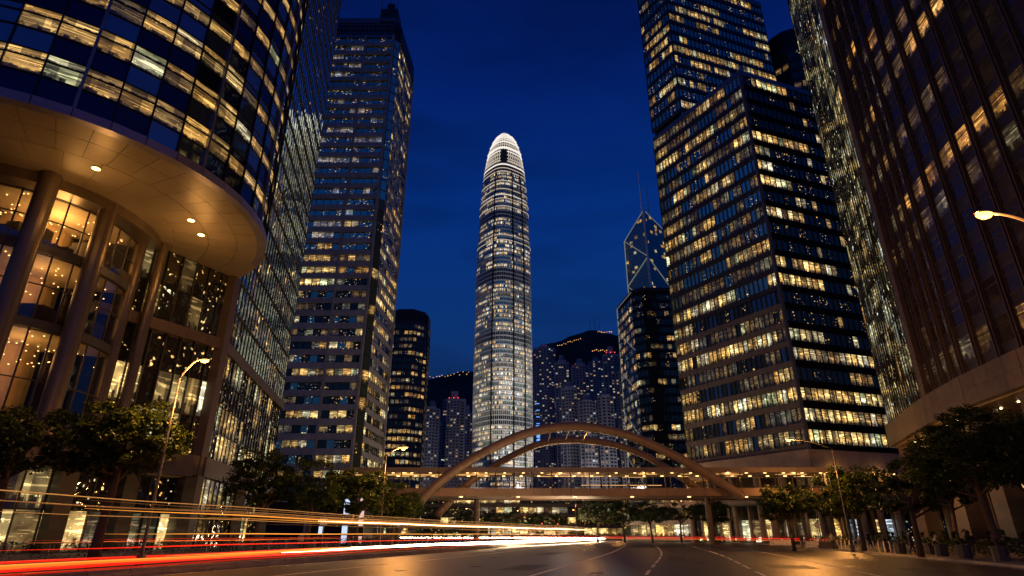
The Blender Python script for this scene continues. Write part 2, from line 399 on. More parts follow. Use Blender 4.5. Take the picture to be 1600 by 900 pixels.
def facade(root, pts, z0, nf, fh, bay, sill, head, grid, glass, frame='black_frame', band='stone_band', band_out=.12, band_in=.25,
           parts=lambda i, j: False, mullion=None, mull_out=.1, mull_w=.12, transom=0, recess=.1, glow_u=0, band_parts=True, pier=None, fw=.06, skip=None):
    """curtain wall along the plan polyline pts (outside on its right). returns nothing; adds window, spandrel and mullion parts"""
    st = MB(); ml = MB(); rg = random.Random(int(pts[0][0] * 13 + z0)); bi = 0; cells = []
    for a, b in zip(pts[:-1], pts[1:]):
        a = Vector(a); b = Vector(b); L = (b - a).length; n_ = max(1, round(L / bay)); d = (b - a) / L
        for i in range(n_): cells.append((a + d * (L * i / n_), a + d * (L * (i + 1) / n_), bi)); bi += 1
    for (p, q, i) in cells:
        d = q - p; wd = d.length; d /= wd; nrm = Vector((d.y, -d.x)); ang = math.atan2(d.y, d.x)
        o2 = p - nrm * recess
        for j in range(nf):
            if skip and skip(i, j): continue
            zb = z0 + j * fh + sill; ht = fh - sill - head
            g_ = grid[j % len(grid)][i % len(grid[0])]
            gl = glass[g_] if not isinstance(glass[g_], tuple) else rg.choice(glass[g_])
            if parts(i, j):
                link_mesh('window', window_mesh(wd - .02, ht, gl, frame, fw, .08, transom), root, (o2.x + d.x * .01, o2.y + d.y * .01, zb), ang)
            else:
                qq = q - nrm * recess; U, V = i + glow_u, j
                st.face([(o2.x, o2.y, zb), (qq.x, qq.y, zb), (qq.x, qq.y, zb + ht), (o2.x, o2.y, zb + ht)], gl,
                        [(U + .001, V + .001), (U + .999, V + .001), (U + .999, V + .999), (U + .001, V + .999)])
        if mullion:
            ml.seg(p, p + d * .001, mull_out, recess, z0, z0 + nf * fh, mullion, mull_w / 2, mull_w / 2)
    if mullion: ml.seg(cells[-1][1], cells[-1][1] + (cells[-1][1] - cells[-1][0]).normalized() * .001, mull_out, recess, z0, z0 + nf * fh, mullion, mull_w / 2, mull_w / 2)
    st.build('window_panes', root, 'stuff'); ml.build('mullions', root, 'stuff')
    if sill + head > 0:
        for j in range(nf):
            bm = MB(); zb = z0 + j * fh
            for a, b in zip(pts[:-1], pts[1:]):
                bm.seg(a, b, band_out, band_in, zb - (head if j else 0), zb + sill, band, 0, 0)
            bm.build('spandrel', root)
    if pier:
        mat, wid, out, every = pier
        for k, (p, q, i) in enumerate(cells):
            if i % every == 0:
                pm = MB(); d = (q - p).normalized(); pm.seg(p, p + d * .001, out, recess, z0, z0 + nf * fh, mat, wid / 2, wid / 2); pm.build('pier', root)
        pm = MB(); d = (cells[-1][1] - cells[-1][0]).normalized(); p = cells[-1][1]; pm.seg(p - d * .001, p, out, recess, z0, z0 + nf * fh, mat, wid / 2, wid / 2); pm.build('pier', root)

# ------------------------------------------------------------------ ground and road
def cr(pts, n_=8):
    """smooth curve through points"""
    P = [Vector(p) for p in pts]; P = [P[0] * 2 - P[1]] + P + [P[-1] * 2 - P[-2]]; out = []
    for i in range(1, len(P) - 2):
        for k in range(n_):
            t = k / n_; a, b, c, d = P[i - 1:i + 3]
            out.append(.5 * ((2 * b) + (c - a) * t + (2 * a - 5 * b + 4 * c - d) * t * t + (3 * b - a - 3 * c + d) * t ** 3))
    out.append(P[-2]); return out
ROAD = cr([(-13, -60), (-8, -20), (-4.6, 5), (.7, 27), (8.6, 58), (15.6, 91), (21, 120), (25, 150), (26, 180), (22, 215), (10, 250), (-12, 285)], 12)
def offs(curve, o):
    res = []
    for i, p in enumerate(curve):
        t = (curve[min(i + 1, len(curve) - 1)] - curve[max(i - 1, 0)]).normalized()
        res.append(Vector((p.x + t.y * o(i) if callable(o) else p.x + t.y * o, p.y - t.x * o(i) if callable(o) else p.y - t.x * o)))
    return res
def strip(b, A, B, z, mat):
    for i in range(len(A) - 1):
        b.face([(A[i].x, A[i].y, z), (B[i].x, B[i].y, z), (B[i + 1].x, B[i + 1].y, z), (A[i + 1].x, A[i + 1].y, z)], mat)
g = MB(); g.face([(-6000, -6000, -.02), (6000, -6000, -.02), (6000, 6000, -.02), (-6000, 6000, -.02)], 'ground'); g.build('ground', kind='structure')
def widen(i): return max(0, min(1, (ROAD[i].y - 110) / 60))
LK = offs(ROAD, lambda i: -15.6 + 9 * widen(i)); RK = offs(ROAD, lambda i: 22.8 - 3 * widen(i))
b = MB(); strip(b, LK, RK, .0, 'asphalt'); b.build('road', kind='structure')
LL = offs(ROAD, lambda i: -30 + 12 * widen(i)); LR = offs(ROAD, lambda i: -16.3 + 9 * widen(i))
b = MB(); strip(b, LL, LR, .002, 'asphalt'); b.build('far_carriageway', kind='structure')
# painted lines
def line(off, wd, name, dash=None, y0=-20, y1=240):
    A = offs(ROAD, off - wd / 2); B = offs(ROAD, off + wd / 2); b = MB(); acc = 0
    for i in range(len(A) - 1):
        if not (y0 < ROAD[i].y < y1): continue
        L = (ROAD[i + 1] - ROAD[i]).length
        ns = max(1, int(L / 1.0))
        for k in range(ns):
            t0, t1 = k / ns, (k + 1) / ns
            acc += L / ns
            if dash and (acc % (dash[0] + dash[1])) > dash[0]: continue
            a0, a1, b0, b1 = A[i].lerp(A[i + 1], t0), A[i].lerp(A[i + 1], t1), B[i].lerp(B[i + 1], t0), B[i].lerp(B[i + 1], t1)
            b.face([(a0.x, a0.y, .005), (b0.x, b0.y, .005), (b1.x, b1.y, .005), (a1.x, a1.y, .005)], 'road_paint')
    b.build(name, kind='structure')
line(0, .2, 'road_line', y1=200); line(-10.3, .2, 'road_line', y1=110)
line(4.6, .16, 'road_line', (4, 2)); line(9.4, .16, 'road_line', (4, 2)); line(14.0, .2, 'road_line', y1=140)
line(-15.2, .12, 'road_line', y1=110); line(22.3, .12, 'road_line')
def road_pt(y, off):
    i = min(range(len(ROAD)), key=lambda k: abs(ROAD[k].y - y) + (0 if k < 80 else 99)); t = (ROAD[i + 1] - ROAD[i]).normalized(); p = ROAD[i].lerp(ROAD[i + 1], (y - ROAD[i].y) / (ROAD[i + 1].y - ROAD[i].y))
    return Vector((p.x + t.y * off, p.y - t.x * off)), t
rg = random.Random(77)
for k, (y, off) in enumerate([(30, 2.4), (34, -4.6), (41, 7.2), (47, -7.5), (39, 12.0), (58, 3), (66, 11), (29.5, -6.8), (36, 18.2)]):
    p, t = road_pt(y, off); m = MB(); m.prism([(p.x + .34 * math.cos(a * PI / 8), p.y + .34 * math.sin(a * PI / 8)) for a in range(16)], .001, .012, 'cover_iron'); m.prism([(p.x + .27 * math.cos(a * PI / 8), p.y + .27 * math.sin(a * PI / 8)) for a in range(16)], .013, .018, 'dark_metal'); m.build('manhole_cover', kind='structure')
for (y, off, L_, W_) in [(31, -2.6, 6, 1.6), (44, 5.2, 9, 1.2), (36, 10.6, 4, 2.2), (54, -6, 8, 1.8), (33, 16.5, 5, 1.5)]:
    p, t = road_pt(y, off); n2 = Vector((t.y, -t.x)); m = MB(); q = [p, p + n2 * W_, p + n2 * W_ + t * L_, p + t * L_]
    m.face([(v.x, v.y, .0025) for v in q], 'asphalt_patch'); m.build('road_patch', kind='structure')
for off in (4.6, 9.4):
    for k in range(14):
        p, t = road_pt(26 + 6 * k, off); m = MB(); m.prism([(p.x - .06, p.y - .08), (p.x + .06, p.y - .08), (p.x + .06, p.y + .08), (p.x - .06, p.y + .08)], .005, .03, 'stud_white'); m.build('road_stud', kind='structure')
# kerb and right pavement
def kerb_run(curve, z, wd, name, side=1, step=1, y0=8, y1=170):
    sel = [p for p in curve if y0 < p.y < y1]
    root = []
    for i in range(0, len(sel) - 1):
        a, c = sel[i], sel[i + 1]; n_ = max(1, int((c - a).length / 2.0))
        for k in range(n_):
            p, q = a.lerp(c, k / n_), a.lerp(c, (k + 1) / n_)
            m = MB(); m.seg(p, q, wd if side > 0 else 0, 0 if side > 0 else wd, -.05, z, 'concrete', -.01, -.01); root.append(m)
    return root
pav = MB(); RKO = offs(ROAD, lambda i: 60); sel = [(a, c) for a, c, r_ in zip(RK, RKO, ROAD) if 0 < r_.y < 200]
for (a, c), (a2, c2) in zip(sel[:-1], sel[1:]):
    pav.face([(a.x + .3, a.y, .13), (c.x, c.y, .13), (c2.x, c2.y, .13), (a2.x + .3, a2.y, .13)], 'paving')
pavement = pav.build('right_pavement', kind='structure')
for m in kerb_run(RK, .145, .3, 'kerb_stone'):
    o = m.build('kerb_stone', pavement)
pl = MB(); LO = offs(ROAD, lambda i: -33 + 12 * widen(i)); LO2 = offs(ROAD, lambda i: -85)
sel = [(a, c) for a, c, r_ in zip(LO2, LL, ROAD) if -10 < r_.y < 180]
for (a, c), (a2, c2) in zip(sel[:-1], sel[1:]):
    pl.face([(a.x, a.y, .13), (c.x, c.y, .13), (c2.x, c2.y, .13), (a2.x, a2.y, .13)], 'paving')
lp_ = pl.build('left_pavement', kind='structure')
for m in kerb_run(LL, .145, .25, 'kerb_stone', y0=5, y1=120): m.build('kerb_stone', lp_)

# median barrier: low concrete blocks
mb = thing('median_barrier', 'long low concrete barrier between the light streaks and the near lanes', 'barrier', (LK[36].x, LK[36].y, 0))
sel = [p for p in LK if 12 < p.y < 150]
for i in range(len(sel) - 1):
    n_ = max(1, int((sel[i + 1] - sel[i]).length / 3))
    for k in range(n_):
        p, q = sel[i].lerp(sel[i + 1], k / n_), sel[i].lerp(sel[i + 1], (k + 1) / n_)
        m = MB(); m.seg(p, q, .05, .55, 0, .12, 'concrete', -.02, -.02); m.seg(p, q, -.08, .42, .12, .26, 'concrete', -.02, -.02); m.seg(p, q, -.14, .36, .26, .31, 'concrete', -.02, -.02)
        m.build('barrier_block', mb)

# ------------------------------------------------------------------ light streaks of passing traffic (tubes at lamp height above the lanes)
def at_off(off, y0, y1, n_=40):
    """points on the road curve offset, restricted to curve y range, smooth"""
    res = []
    for i, p in enumerate(ROAD):
        if y0 <= p.y <= y1:
            t = (ROAD[min(i + 1, len(ROAD) - 1)] - ROAD[max(i - 1, 0)]).normalized(); o = off(p.y)
            res.append(Vector((p.x + t.y * o, p.y - t.x * o)))
    return res
TPATH = cr([(-21, -6), (-19.5, 8), (-17.5, 22), (-15.0, 36), (-11.4, 54), (-5.5, 76), (4, 104), (14.5, 134), (21.3, 158), (20.5, 172), (9, 186), (-14, 196), (-50, 204)], 10)
def streak(name, mat, off, z, rad, label, cat='light trail', y0=-100, y1=1000, far=True, group='light streaks on the far carriageway', zwob=.012, path=TPATH, taper=9):
    c = offs(path, off); pts = []
    n_ = len(c)
    for i, p in enumerate(c):
        if y0 <= p.y <= y1 and (far or i < 82):
            pts.append((p.x, p.y, z + zwob * math.sin(i * .55 + off * 3)))
    nn = len(pts); b = MB(); b.tube(pts, [rad * min(1, .12 + i / taper, .12 + (nn - 1 - i) / 9) for i in range(nn)], mat, 6)
    o = b.build(name, smooth=True); tag(o, label, cat, group); return o
streak('light_trail', 'trail_white', .0, .58, .10, 'thick white-gold headlight streak, brightest and lowest on the left road', y0=30, taper=30)
streak('light_trail', 'trail_white', 1.5, .62, .07, 'white headlight streak just right of the brightest one', y0=36, taper=30)
streak('light_trail', 'trail_hot', .75, .70, .07, 'white-hot streak along the top of the bright bundle', y0=48, taper=24)
streak('light_trail', 'trail_hot', .3, .48, .07, 'white-hot streak along the foot of the bright bundle', y0=70)
streak('light_trail', 'trail_amber', .1, .66, .05, 'golden streak feeding the bright bundle from lower left', y0=30, y1=64)
streak('light_trail', 'trail_red', -.4, .42, .06, 'red streak under the white bundle reaching the left edge', y1=60)
streak('light_trail', 'trail_orange', .5, .58, .07, 'bright orange streak reaching the bottom left edge', y1=48)
streak('light_trail', 'trail_amber', .9, .64, .022, 'thin yellow core of the orange streak at lower left', y1=55)
streak('light_trail', 'trail_red', -1.6, .62, .05, 'upper red tail-light streak at lower left', y1=66)
streak('light_trail', 'trail_dim_red', 1.6, .40, .035, 'lowest dull red streak along the barrier', y1=100)
streak('light_trail', 'trail_red', -3.2, 1.0, .04, 'long thin red streak above the white bundle', y0=24, y1=120)
streak('light_trail', 'trail_dim_red', -5.0, 1.35, .02, 'faint thin red streak at the shop level on the left', y0=28, y1=70)
streak('light_trail', 'trail_amber', -3.4, 1.62, .035, 'straight amber streak at eye level on the left', y0=30, y1=150)
streak('light_trail', 'trail_orange', -4.6, 1.25, .018, 'faint orange streak just below the amber one', y0=28, y1=60)
for k, (z_, o_, m_, r_, d_) in enumerate([(3.05, -1.0, 'trail_gold', .022, 'topmost thin golden bus-light streak on the left'),
                                       (2.94, -1.3, 'trail_brown', .018, 'faint brown streak just under the topmost golden one'),
                                       (2.80, -1.2, 'trail_gold', .020, 'second golden bus-light streak from the top'),
                                       (2.70, -.7, 'trail_brown', .03, 'faint brown streak above the broad amber one'),
                                       (2.60, -.9, 'trail_amber', .036, 'broad amber bus-light streak in the upper bundle'),
                                       (2.53, -1.6, 'trail_gold', .022, 'golden streak hugging the broad amber one'),
                                       (2.45, -1.3, 'trail_amber', .026, 'amber bus-light streak under the broad one'),
                                       (2.34, -.6, 'trail_gold', .020, 'lowest golden streak of the upper bundle'),
                                       (2.2, -1.9, 'trail_brown', .016, 'faint brown streak below the upper bundle')]):
    streak('light_trail', m_, o_, z_, r_, d_, y0=(10, 26, 30, 14, 26, 40, 34, 18, 40)[k], y1=150, zwob=.02)
streak('light_trail', 'trail_hot', .4, .62, .15, 'short white-hot core where the streaks meet at the bend', y0=96, y1=172)
streak('light_trail', 'trail_white', -1.1, 2.5, .026, 'whitish streak in the upper bundle beside the left trees', y0=45, y1=150)
streak('light_trail', 'trail_amber', -7, 2.2, .03, 'short yellow streak under the footbridge left of the bend', y0=90, y1=170)
RPATH = cr([(-8, 196), (8, 182), (20, 166), (27, 148), (32.5, 130), (37.5, 112), (42, 96), (45, 84)], 10)
for k, (z_, o_, r_, m_, d_) in enumerate([(.95, 0, .05, 'trail_red2', 'broad red tail-light streak running right from the bend'),
                                       (.72, .8, .03, 'trail_orange', 'orange-red streak under the broad red one on the right'),
                                       (1.2, -.6, .03, 'trail_dim_red', 'thin upper red streak running right from the bend')]):
    streak('light_trail', m_, o_, z_, r_, d_, path=RPATH, group='light streaks right of the bend', y0=84 + 4 * k)

# ------------------------------------------------------------------ drum building on the left
DC = Vector((-45, 51.5)); DR = 19.0; ZS = 30.6
def circ(c, r, a): return Vector((c.x + r * math.cos(R(a)), c.y + r * math.sin(R(a))))
drum = thing('office_building', 'round-fronted dark glass office block with lit curved window rows over a tan soffit', 'building', (DC.x, DC.y, 0))
def drum_building():
    rg = random.Random(5)
    a0, a1, nb = -82, 38, 16; st = (a1 - a0) / nb; fh = 4.0
    mb_ = MB()
    core = [circ(DC, DR - 1.6, a) for a in range(-110, 71, 12)]
    core += [Vector((-66, 70)), Vector((-70, 40))]
    mb_.prism([(p.x, p.y) for p in core], ZS + .6, 92, 'dark_block'); mb_.build('core', drum)
    levels = [1.0 + 4.0 * j for j in range(14)]
    grid = lit_grid(14, nb, 44, lambda j: (.12, .2, .55) if j in (0, 1, 2, 3, 5, 6) else (.3, .2, .25), 5)
    for j in range(14):
        zb = ZS + .9 + j * fh
        for i in range(nb):
            p, q = circ(DC, DR, a0 + i * st), circ(DC, DR, a0 + (i + 1) * st)
            d = (q - p); wd = d.length; d /= wd; ang = math.atan2(d.y, d.x)
            g_ = grid[j][i]
            dark = 'pane_drum_dark' if rg.random() < .5 else 'pane_drum_deep'
            link_mesh('spandrel_panel', window_mesh(wd - .03, 1.85, dark, 'black_frame', .05), drum, (p.x, p.y, zb), ang)
            if g_ == 0: m1 = dark; m2 = dark
            else:
                m1 = ('pane_dim', 'pane_warm', 'pane_drum_lit')[g_ - 1]; m2 = m1 if (j < 3 and i < 9) else dark
            top = 1.25
            link_mesh('window', window_mesh(wd - .03, 1.38, m1, 'black_frame', .05), drum, (p.x, p.y, zb + 1.87), ang)
            link_mesh('transom_window', window_mesh(wd - .03, .72, m2, 'black_frame', .05), drum, (p.x, p.y, zb + 3.27), ang)
    for i in range(nb + 1):
        p = circ(DC, DR, a0 + i * st); t = circ(DC, DR, a0 + i * st + .2) - p; t.normalize()
        m = MB(); m.seg(p, p + t * .001, .16 if i % 4 else .3, .3, ZS + .7, 90, 'black_frame' if i % 4 else 'grey_metal', .05 if i % 4 else .11, .05 if i % 4 else .11); m.build('mullion', drum)
    # fascia under the glass, one panel per bay
    for i in range(nb):
        m = MB(); p, q = circ(DC, DR, a0 + i * st), circ(DC, DR, a0 + (i + 1) * st)
        m.seg(p, q, .35, .5, ZS - .02, ZS + .78, 'fascia_metal', -.012, -.012); m.build('fascia_panel', drum)
    # soffit panels in rings
    rings = [(19.3, 16.4), (16.4, 13.6), (13.6, 10.4), (10.4, 7)]
    for ri, (ro, ri_) in enumerate(rings):
        ns = 22 if ri < 2 else 14
        aa0, aa1 = -100, 66
        for k in range(ns):
            b0, b1 = aa0 + (aa1 - aa0) * k / ns + .08, aa0 + (aa1 - aa0) * (k + 1) / ns - .08
            m = MB(); bm_ = (b0 + b1) / 2
            outer = [circ(DC, ro - .03, b0), circ(DC, ro - .03, bm_), circ(DC, ro - .03, b1)]; inner = [circ(DC, ri_ + .03, b1), circ(DC, ri_ + .03, b0)]
            m.prism([(p.x, p.y) for p in outer + inner], ZS, ZS + .08, 'soffit_panel'); m.build('soffit_panel', drum)
    m = MB(); m.prism([(p.x, p.y) for p in [circ(DC, 19.0, a) for a in range(-104, 71, 8)] + [Vector((-60, 66)), Vector((-66, 45))]], ZS + .1, ZS + .5, 'dark_block'); m.build('soffit_backing', drum)
    for (px, py) in [(-35.6, 43.1), (-32.0, 52.2), (-32.5, 55.3)]:
        m = MB(); m.prism([(px + .32 * math.cos(a * PI / 6), py + .32 * math.sin(a * PI / 6)) for a in range(12)], ZS - .1, ZS + .02, 'lamp_metal', mat_bottom='downlight')
        m.build('soffit_lamp', drum)
        ld = bpy.data.lights.new('soffit_lamp', 'POINT'); ld.energy = 250; ld.color = (1, .46, .12); ld.shadow_soft_size = .3
        lo = bpy.data.objects.new('soffit_lamp_light', ld); C.objects.link(lo); lo.location = (px, py, ZS - 3.0)
pane('pane_drum_lit', .85, (.1, .1, .1), .5, .05, warm=(1, .52, .12), pale=(1, .62, .2), fill=1.2, cool=False)
drum_building()

# glazed lobby cylinder under the drum, flat glass wall beside it, podium wall running away
pod = thing('podium_building', 'glazed lobby podium with tall round metal columns and stone belts under the round block', 'building', (-44, 58, 0))
LC = Vector((-49, 53)); LRr = 10.3
def lobby():
    rg = random.Random(8)
    a0, a1, nb = -72, 14, 9; st = (a1 - a0) / nb
    slabs = [9.0, 12.2, 18.2, 24.6, 29.6]
    for i in range(nb):
        p, q = circ(LC, LRr, a0 + i * st), circ(LC, LRr, a0 + (i + 1) * st); d = q - p; wd = d.length; ang = math.atan2(d.y, d.x)
        for (z0, z1) in [(9.2, 13.4), (13.4, 17.6), (18.4, 21.4), (21.4, 24.2), (25, 27.3), (27.3, 29.6)]:
            link_mesh('lobby_pane', window_mesh(wd - .02, z1 - z0, 'clear_glass', 'dark_metal', .05), pod, (p.x, p.y, z0), ang)
    for k in range(nb + 1):
        p = circ(LC, LRr + .05, a0 + k * st); m = MB(); m.tube([(p.x, p.y, 9), (p.x, p.y, 29.7)], .07, 'dark_metal', 6); m.build('lobby_mullion', pod)
    arc = [circ(LC, LRr + .1, a) for a in [a0 - 6 + (a1 + 12 - a0) * k / 14 for k in range(15)]]
    for z0, z1, mt, nm, ex in [(29.6, 30.58, 'column_metal', 'ring_beam', 1.9), (24.2, 25, 'dark_metal', 'floor_slab', .25), (17.6, 18.4, 'dark_metal', 'floor_slab', .25)]:
        pts = [circ(LC, LRr + ex, a) for a in [a0 - 6 + (a1 + 12 - a0) * k / 14 for k in range(15)]] + [circ(LC, 4 if nm == 'floor_slab' else LRr - .4, a) for a in [a1 + 6 - (a1 + 12 - a0) * k / 14 for k in range(15)]]
        m = MB(); m.prism([(p.x, p.y) for p in pts], z0, z1, mt); m.build(nm, pod)
    # rooms behind: back wall, ceilings with lamps, furniture
    m = MB(); wall = [circ(LC, 4.2, a) for a in range(-90, 60, 15)]
    for a, c in zip(wall[:-1], wall[1:]): m.seg(a, c, 0, .3, 9, 29.6, 'room_wall')
    m.build('back_wall', pod)
    m = MB()
    for zc in (29.55, 24.15, 17.55):
        pts = [circ(LC, LRr - .15, a) for a in [a0 - 4 + (a1 + 8 - a0) * k / 14 for k in range(15)]] + [circ(LC, 4.3, a) for a in (a1, a0)]
        m.prism([(p.x, p.y) for p in pts], zc - .05, zc, 'room_ceiling')
    m.build('ceiling', pod)
    lamps = MB(); furn = MB()
    for zc, zf in ((29.45, 25), (24.05, 18.4), (17.45, 9.2)):
        for k in range(60):
            a = rg.uniform(a0, a1); r_ = rg.uniform(4.6, LRr - .4); p = circ(LC, r_, a)
            h = rg.choice((.04, .04, 1.2, 2.2)); lamps.box(p.x - .045, p.y - .045, zc - h - .05, p.x + .045, p.y + .045, zc - h, 'room_lamp')
        for k in range(26):
            a = rg.uniform(a0, a1); p = circ(LC, rg.uniform(6.5, LRr - .6), a); s_ = rg.uniform(.25, .8); hh = rg.uniform(.7, 1.9)
            furn.box(p.x - s_, p.y - s_, zf, p.x + s_, p.y + s_, zf + hh, 'furniture')
        l = bpy.data.lights.new('lobby_light', 'POINT'); l.energy = 850 if zc > 25 else 260; l.color = (1, .52, .16); l.shadow_soft_size = 1
        lo = bpy.data.objects.new('lobby_lamp_light', l); C.objects.link(lo); p = circ(LC, 7.3, -30); lo.location = (p.x, p.y, zc - 1.6)
    lamps.build('ceiling_lamps', pod, 'stuff'); furn.build('furniture', pod, 'stuff')
    # columns
    for (x, y, r_) in [(-40.2, 44.2, .80), (-38.2, 49.2, .78), (-38.9, 55.9, .55), (-37.6, 57.6, .5)]:
        m = MB(); 
        for z0, z1 in ((9.1, 15.9), (15.93, 23.9), (23.93, ZS - .02)):
            m.prism([(x + r_ * math.cos(a * PI / 12), y + r_ * math.sin(a * PI / 12)) for a in range(24)], z0, z1, 'column_metal')
            m.prism([(x + (r_ - .03) * math.cos(a * PI / 12), y + (r_ - .03) * math.sin(a * PI / 12)) for a in range(24)], z1 - .02, z1 + .04, 'dark_metal', cap=False)
        c_ = m.build('column', pod)
solid('room_ceiling', (.62, .5, .33), .6, 0, .15, .5, 0)
lobby()
PW = [Vector((-39.4, 56.4)), Vector((-34, 67))]
WC = [Vector((-34, 67)), Vector((-40, 103))]
def podium():
    gr = lit_grid(9, 12, 3, (.2, .2, .12), 2)
    # flat wall 21.6..30 and 10..21
    facade(pod, PW, 22.6, 2, 4.0, 1.7, 0, 0, lit_grid(2, 12, 7, (.3, .12, .05), 2), ['pane_podium', 'pane_podium', 'pane_dim', 'pane_podium'], parts=lambda i, j: True, mullion='dark_metal', mull_out=.12)
    facade(pod, PW, 9.6, 3, 4.0, 1.7, 0, 0, lit_grid(3, 12, 9, (.3, .2, .2), 3), ['pane_podium', 'pane_podium', 'pane_warm', 'pane_shop'], parts=lambda i, j: True, mullion='dark_metal', mull_out=.12)
    for (z0, z1, o_) in ((21.5, 22.7, .5), (7.4, 9.4, .7)):
        for P in ([Vector((-41, 54.3)), PW[0], PW[1]], WC):
            for a, c in zip(P[:-1], P[1:]):
                n_ = max(1, round((c - a).length / 2.4))
                for k in range(n_):
                    m = MB(); m.seg(a.lerp(c, k / n_), a.lerp(c, (k + 1) / n_), o_, .4, z0, z1, 'belt_stone', -.012, -.012); m.build('belt_panel', pod)
    # belt in front of drum lobby
    Q = [Vector((-53, 40)), Vector((-45.5, 45.8)), Vector((-39.5, 53)), Vector((-37, 58.5)), Vector((-34.2, 65.5))]
    for a, c in zip(Q[:-1], Q[1:]):
        n_ = max(1, round((c - a).length / 2.4))
        for k in range(n_):
            m = MB(); m.seg(a.lerp(c, k / n_), a.lerp(c, (k + 1) / n_), .6, .6, 7.2, 9.0, 'belt_stone', -.012, -.012); m.build('belt_panel', pod)
    m = MB(); m.prism([(p.x, p.y) for p in Q] + [(-45, 70), (-56, 50)], 9.02, 9.1, 'concrete'); m.prism([(p.x, p.y) for p in Q] + [(-45, 70), (-56, 50)], 7.1, 7.18, 'room_ceiling'); m.build('canopy_slab', pod)
    # corner pillar
    m = MB(); m.box(-34.9, 66.2, 0, -33.5, 67.7, ZS - .03, 'belt_stone'); m.build('corner_pillar', pod)
    # ground floor piers and shopfronts
    for k, t in enumerate([(-44.5, 48.8), (-39.4, 54.8), (-36.9, 59.9), (-34.4, 65.8), (-36.4, 83.0), (-38.6, 97.5)]):
        m = MB(); x, y = t; m.prism([(x - .9, y - .2), (x + .35, y - .9), (x + 1.0, y + .35), (x - .2, y + 1.0)], .13, 7.15, 'brown_panel'); m.build('ground_pier', pod)
    S = [Vector((-55, 42)), Vector((-46.6, 47.4)), Vector((-40.6, 54.8)), Vector((-37.9, 59.8)), Vector((-35.3, 66.5))]
    facade(pod, S, .13, 2, 3.45, 1.9, 0, 0, lit_grid(2, 40, 12, lambda j: (.1, .25, .62) if not j else (.2, .4, .3), 2), ['pane_podium', 'pane_dim', 'pane_shop', 'pane_shop'], parts=lambda i, j: True, mullion='dark_metal', transom=.0)
    m = MB(); m.prism([(-56, 44), (-48, 48.8), (-42, 56), (-39, 60.7), (-36.6, 67.2), (-40.6, 102), (-60, 100), (-75, 60)], 0, 30.0, 'dark_block') if False else None
    m = MB(); m.prism([(-37.5, 68.2), (-41.6, 102.4), (-62, 100), (-62, 70)], 0, 150, 'dark_block'); m.build('core', pod) if False else None
pane('pane_podium', 0, (.10, .10, .10), .8, .04, speck=1.8, cover=.75, wob=.2)
solid('belt_stone', (.11, .082, .07), .5, 0, .15, .8)
podium()
lat = thing('glass_tower', 'dark blue mirror-glass tower running back behind the round-fronted block', 'building', (-42, 85, 0))
def lattice():
    m = MB(); m.prism([(-34.4, 68), (-61, 66), (-63, 102), (-40.5, 102.6)], 0, 150, 'dark_block'); m.build('core', lat)
    m = MB()
    W2 = [Vector((-33.9, 67.7)), Vector((-39.95, 103))]
    # wall folds slightly in and out so that its reflections break up
    g1 = lit_grid(28, 30, 21, lambda j: (.3, .4, .0) if j < 7 else (.12, .05, 0), 2)
    facade(lat, list(reversed(W2)) if False else W2, 22.8, 29, 4.0, 1.5, 0, 0, g1, ['pane_lattice', 'pane_lattice', 'pane_lattice_lit', 'pane_lattice_lit'], parts=lambda i, j: j < 5 and i < 20, mullion='dark_metal', mull_out=.04, mull_w=.06, band='dark_metal', recess=.02)
    for j in range(29):
        b = MB(); b.seg(W2[0], W2[1], .16, .05, 22.8 + 4 * j - .09, 22.8 + 4 * j + .09, 'dark_metal'); b.build('transom', lat)
    facade(lat, W2, 9.5, 4, 3.0, 1.5, 0, 0, lit_grid(4, 30, 31, lambda j: (.2, .4, .35) if j in (0, 1) else (.2, .2, .1), 3), ['pane_podium', 'pane_podium', 'pane_warm', 'pane_shop'], parts=lambda i, j: True, mullion='dark_metal', mull_out=.08, mull_w=.09, recess=.03)
    facade(lat, W2, .13, 2, 3.6, 1.9, 0, 0, lit_grid(2, 30, 33, (.2, .3, .2), 2), ['pane_podium', 'pane_dim', 'pane_shop', 'pane_shop'], parts=lambda i, j: True, mullion='dark_metal', mull_out=.08, mull_w=.12, recess=.03)
lattice()

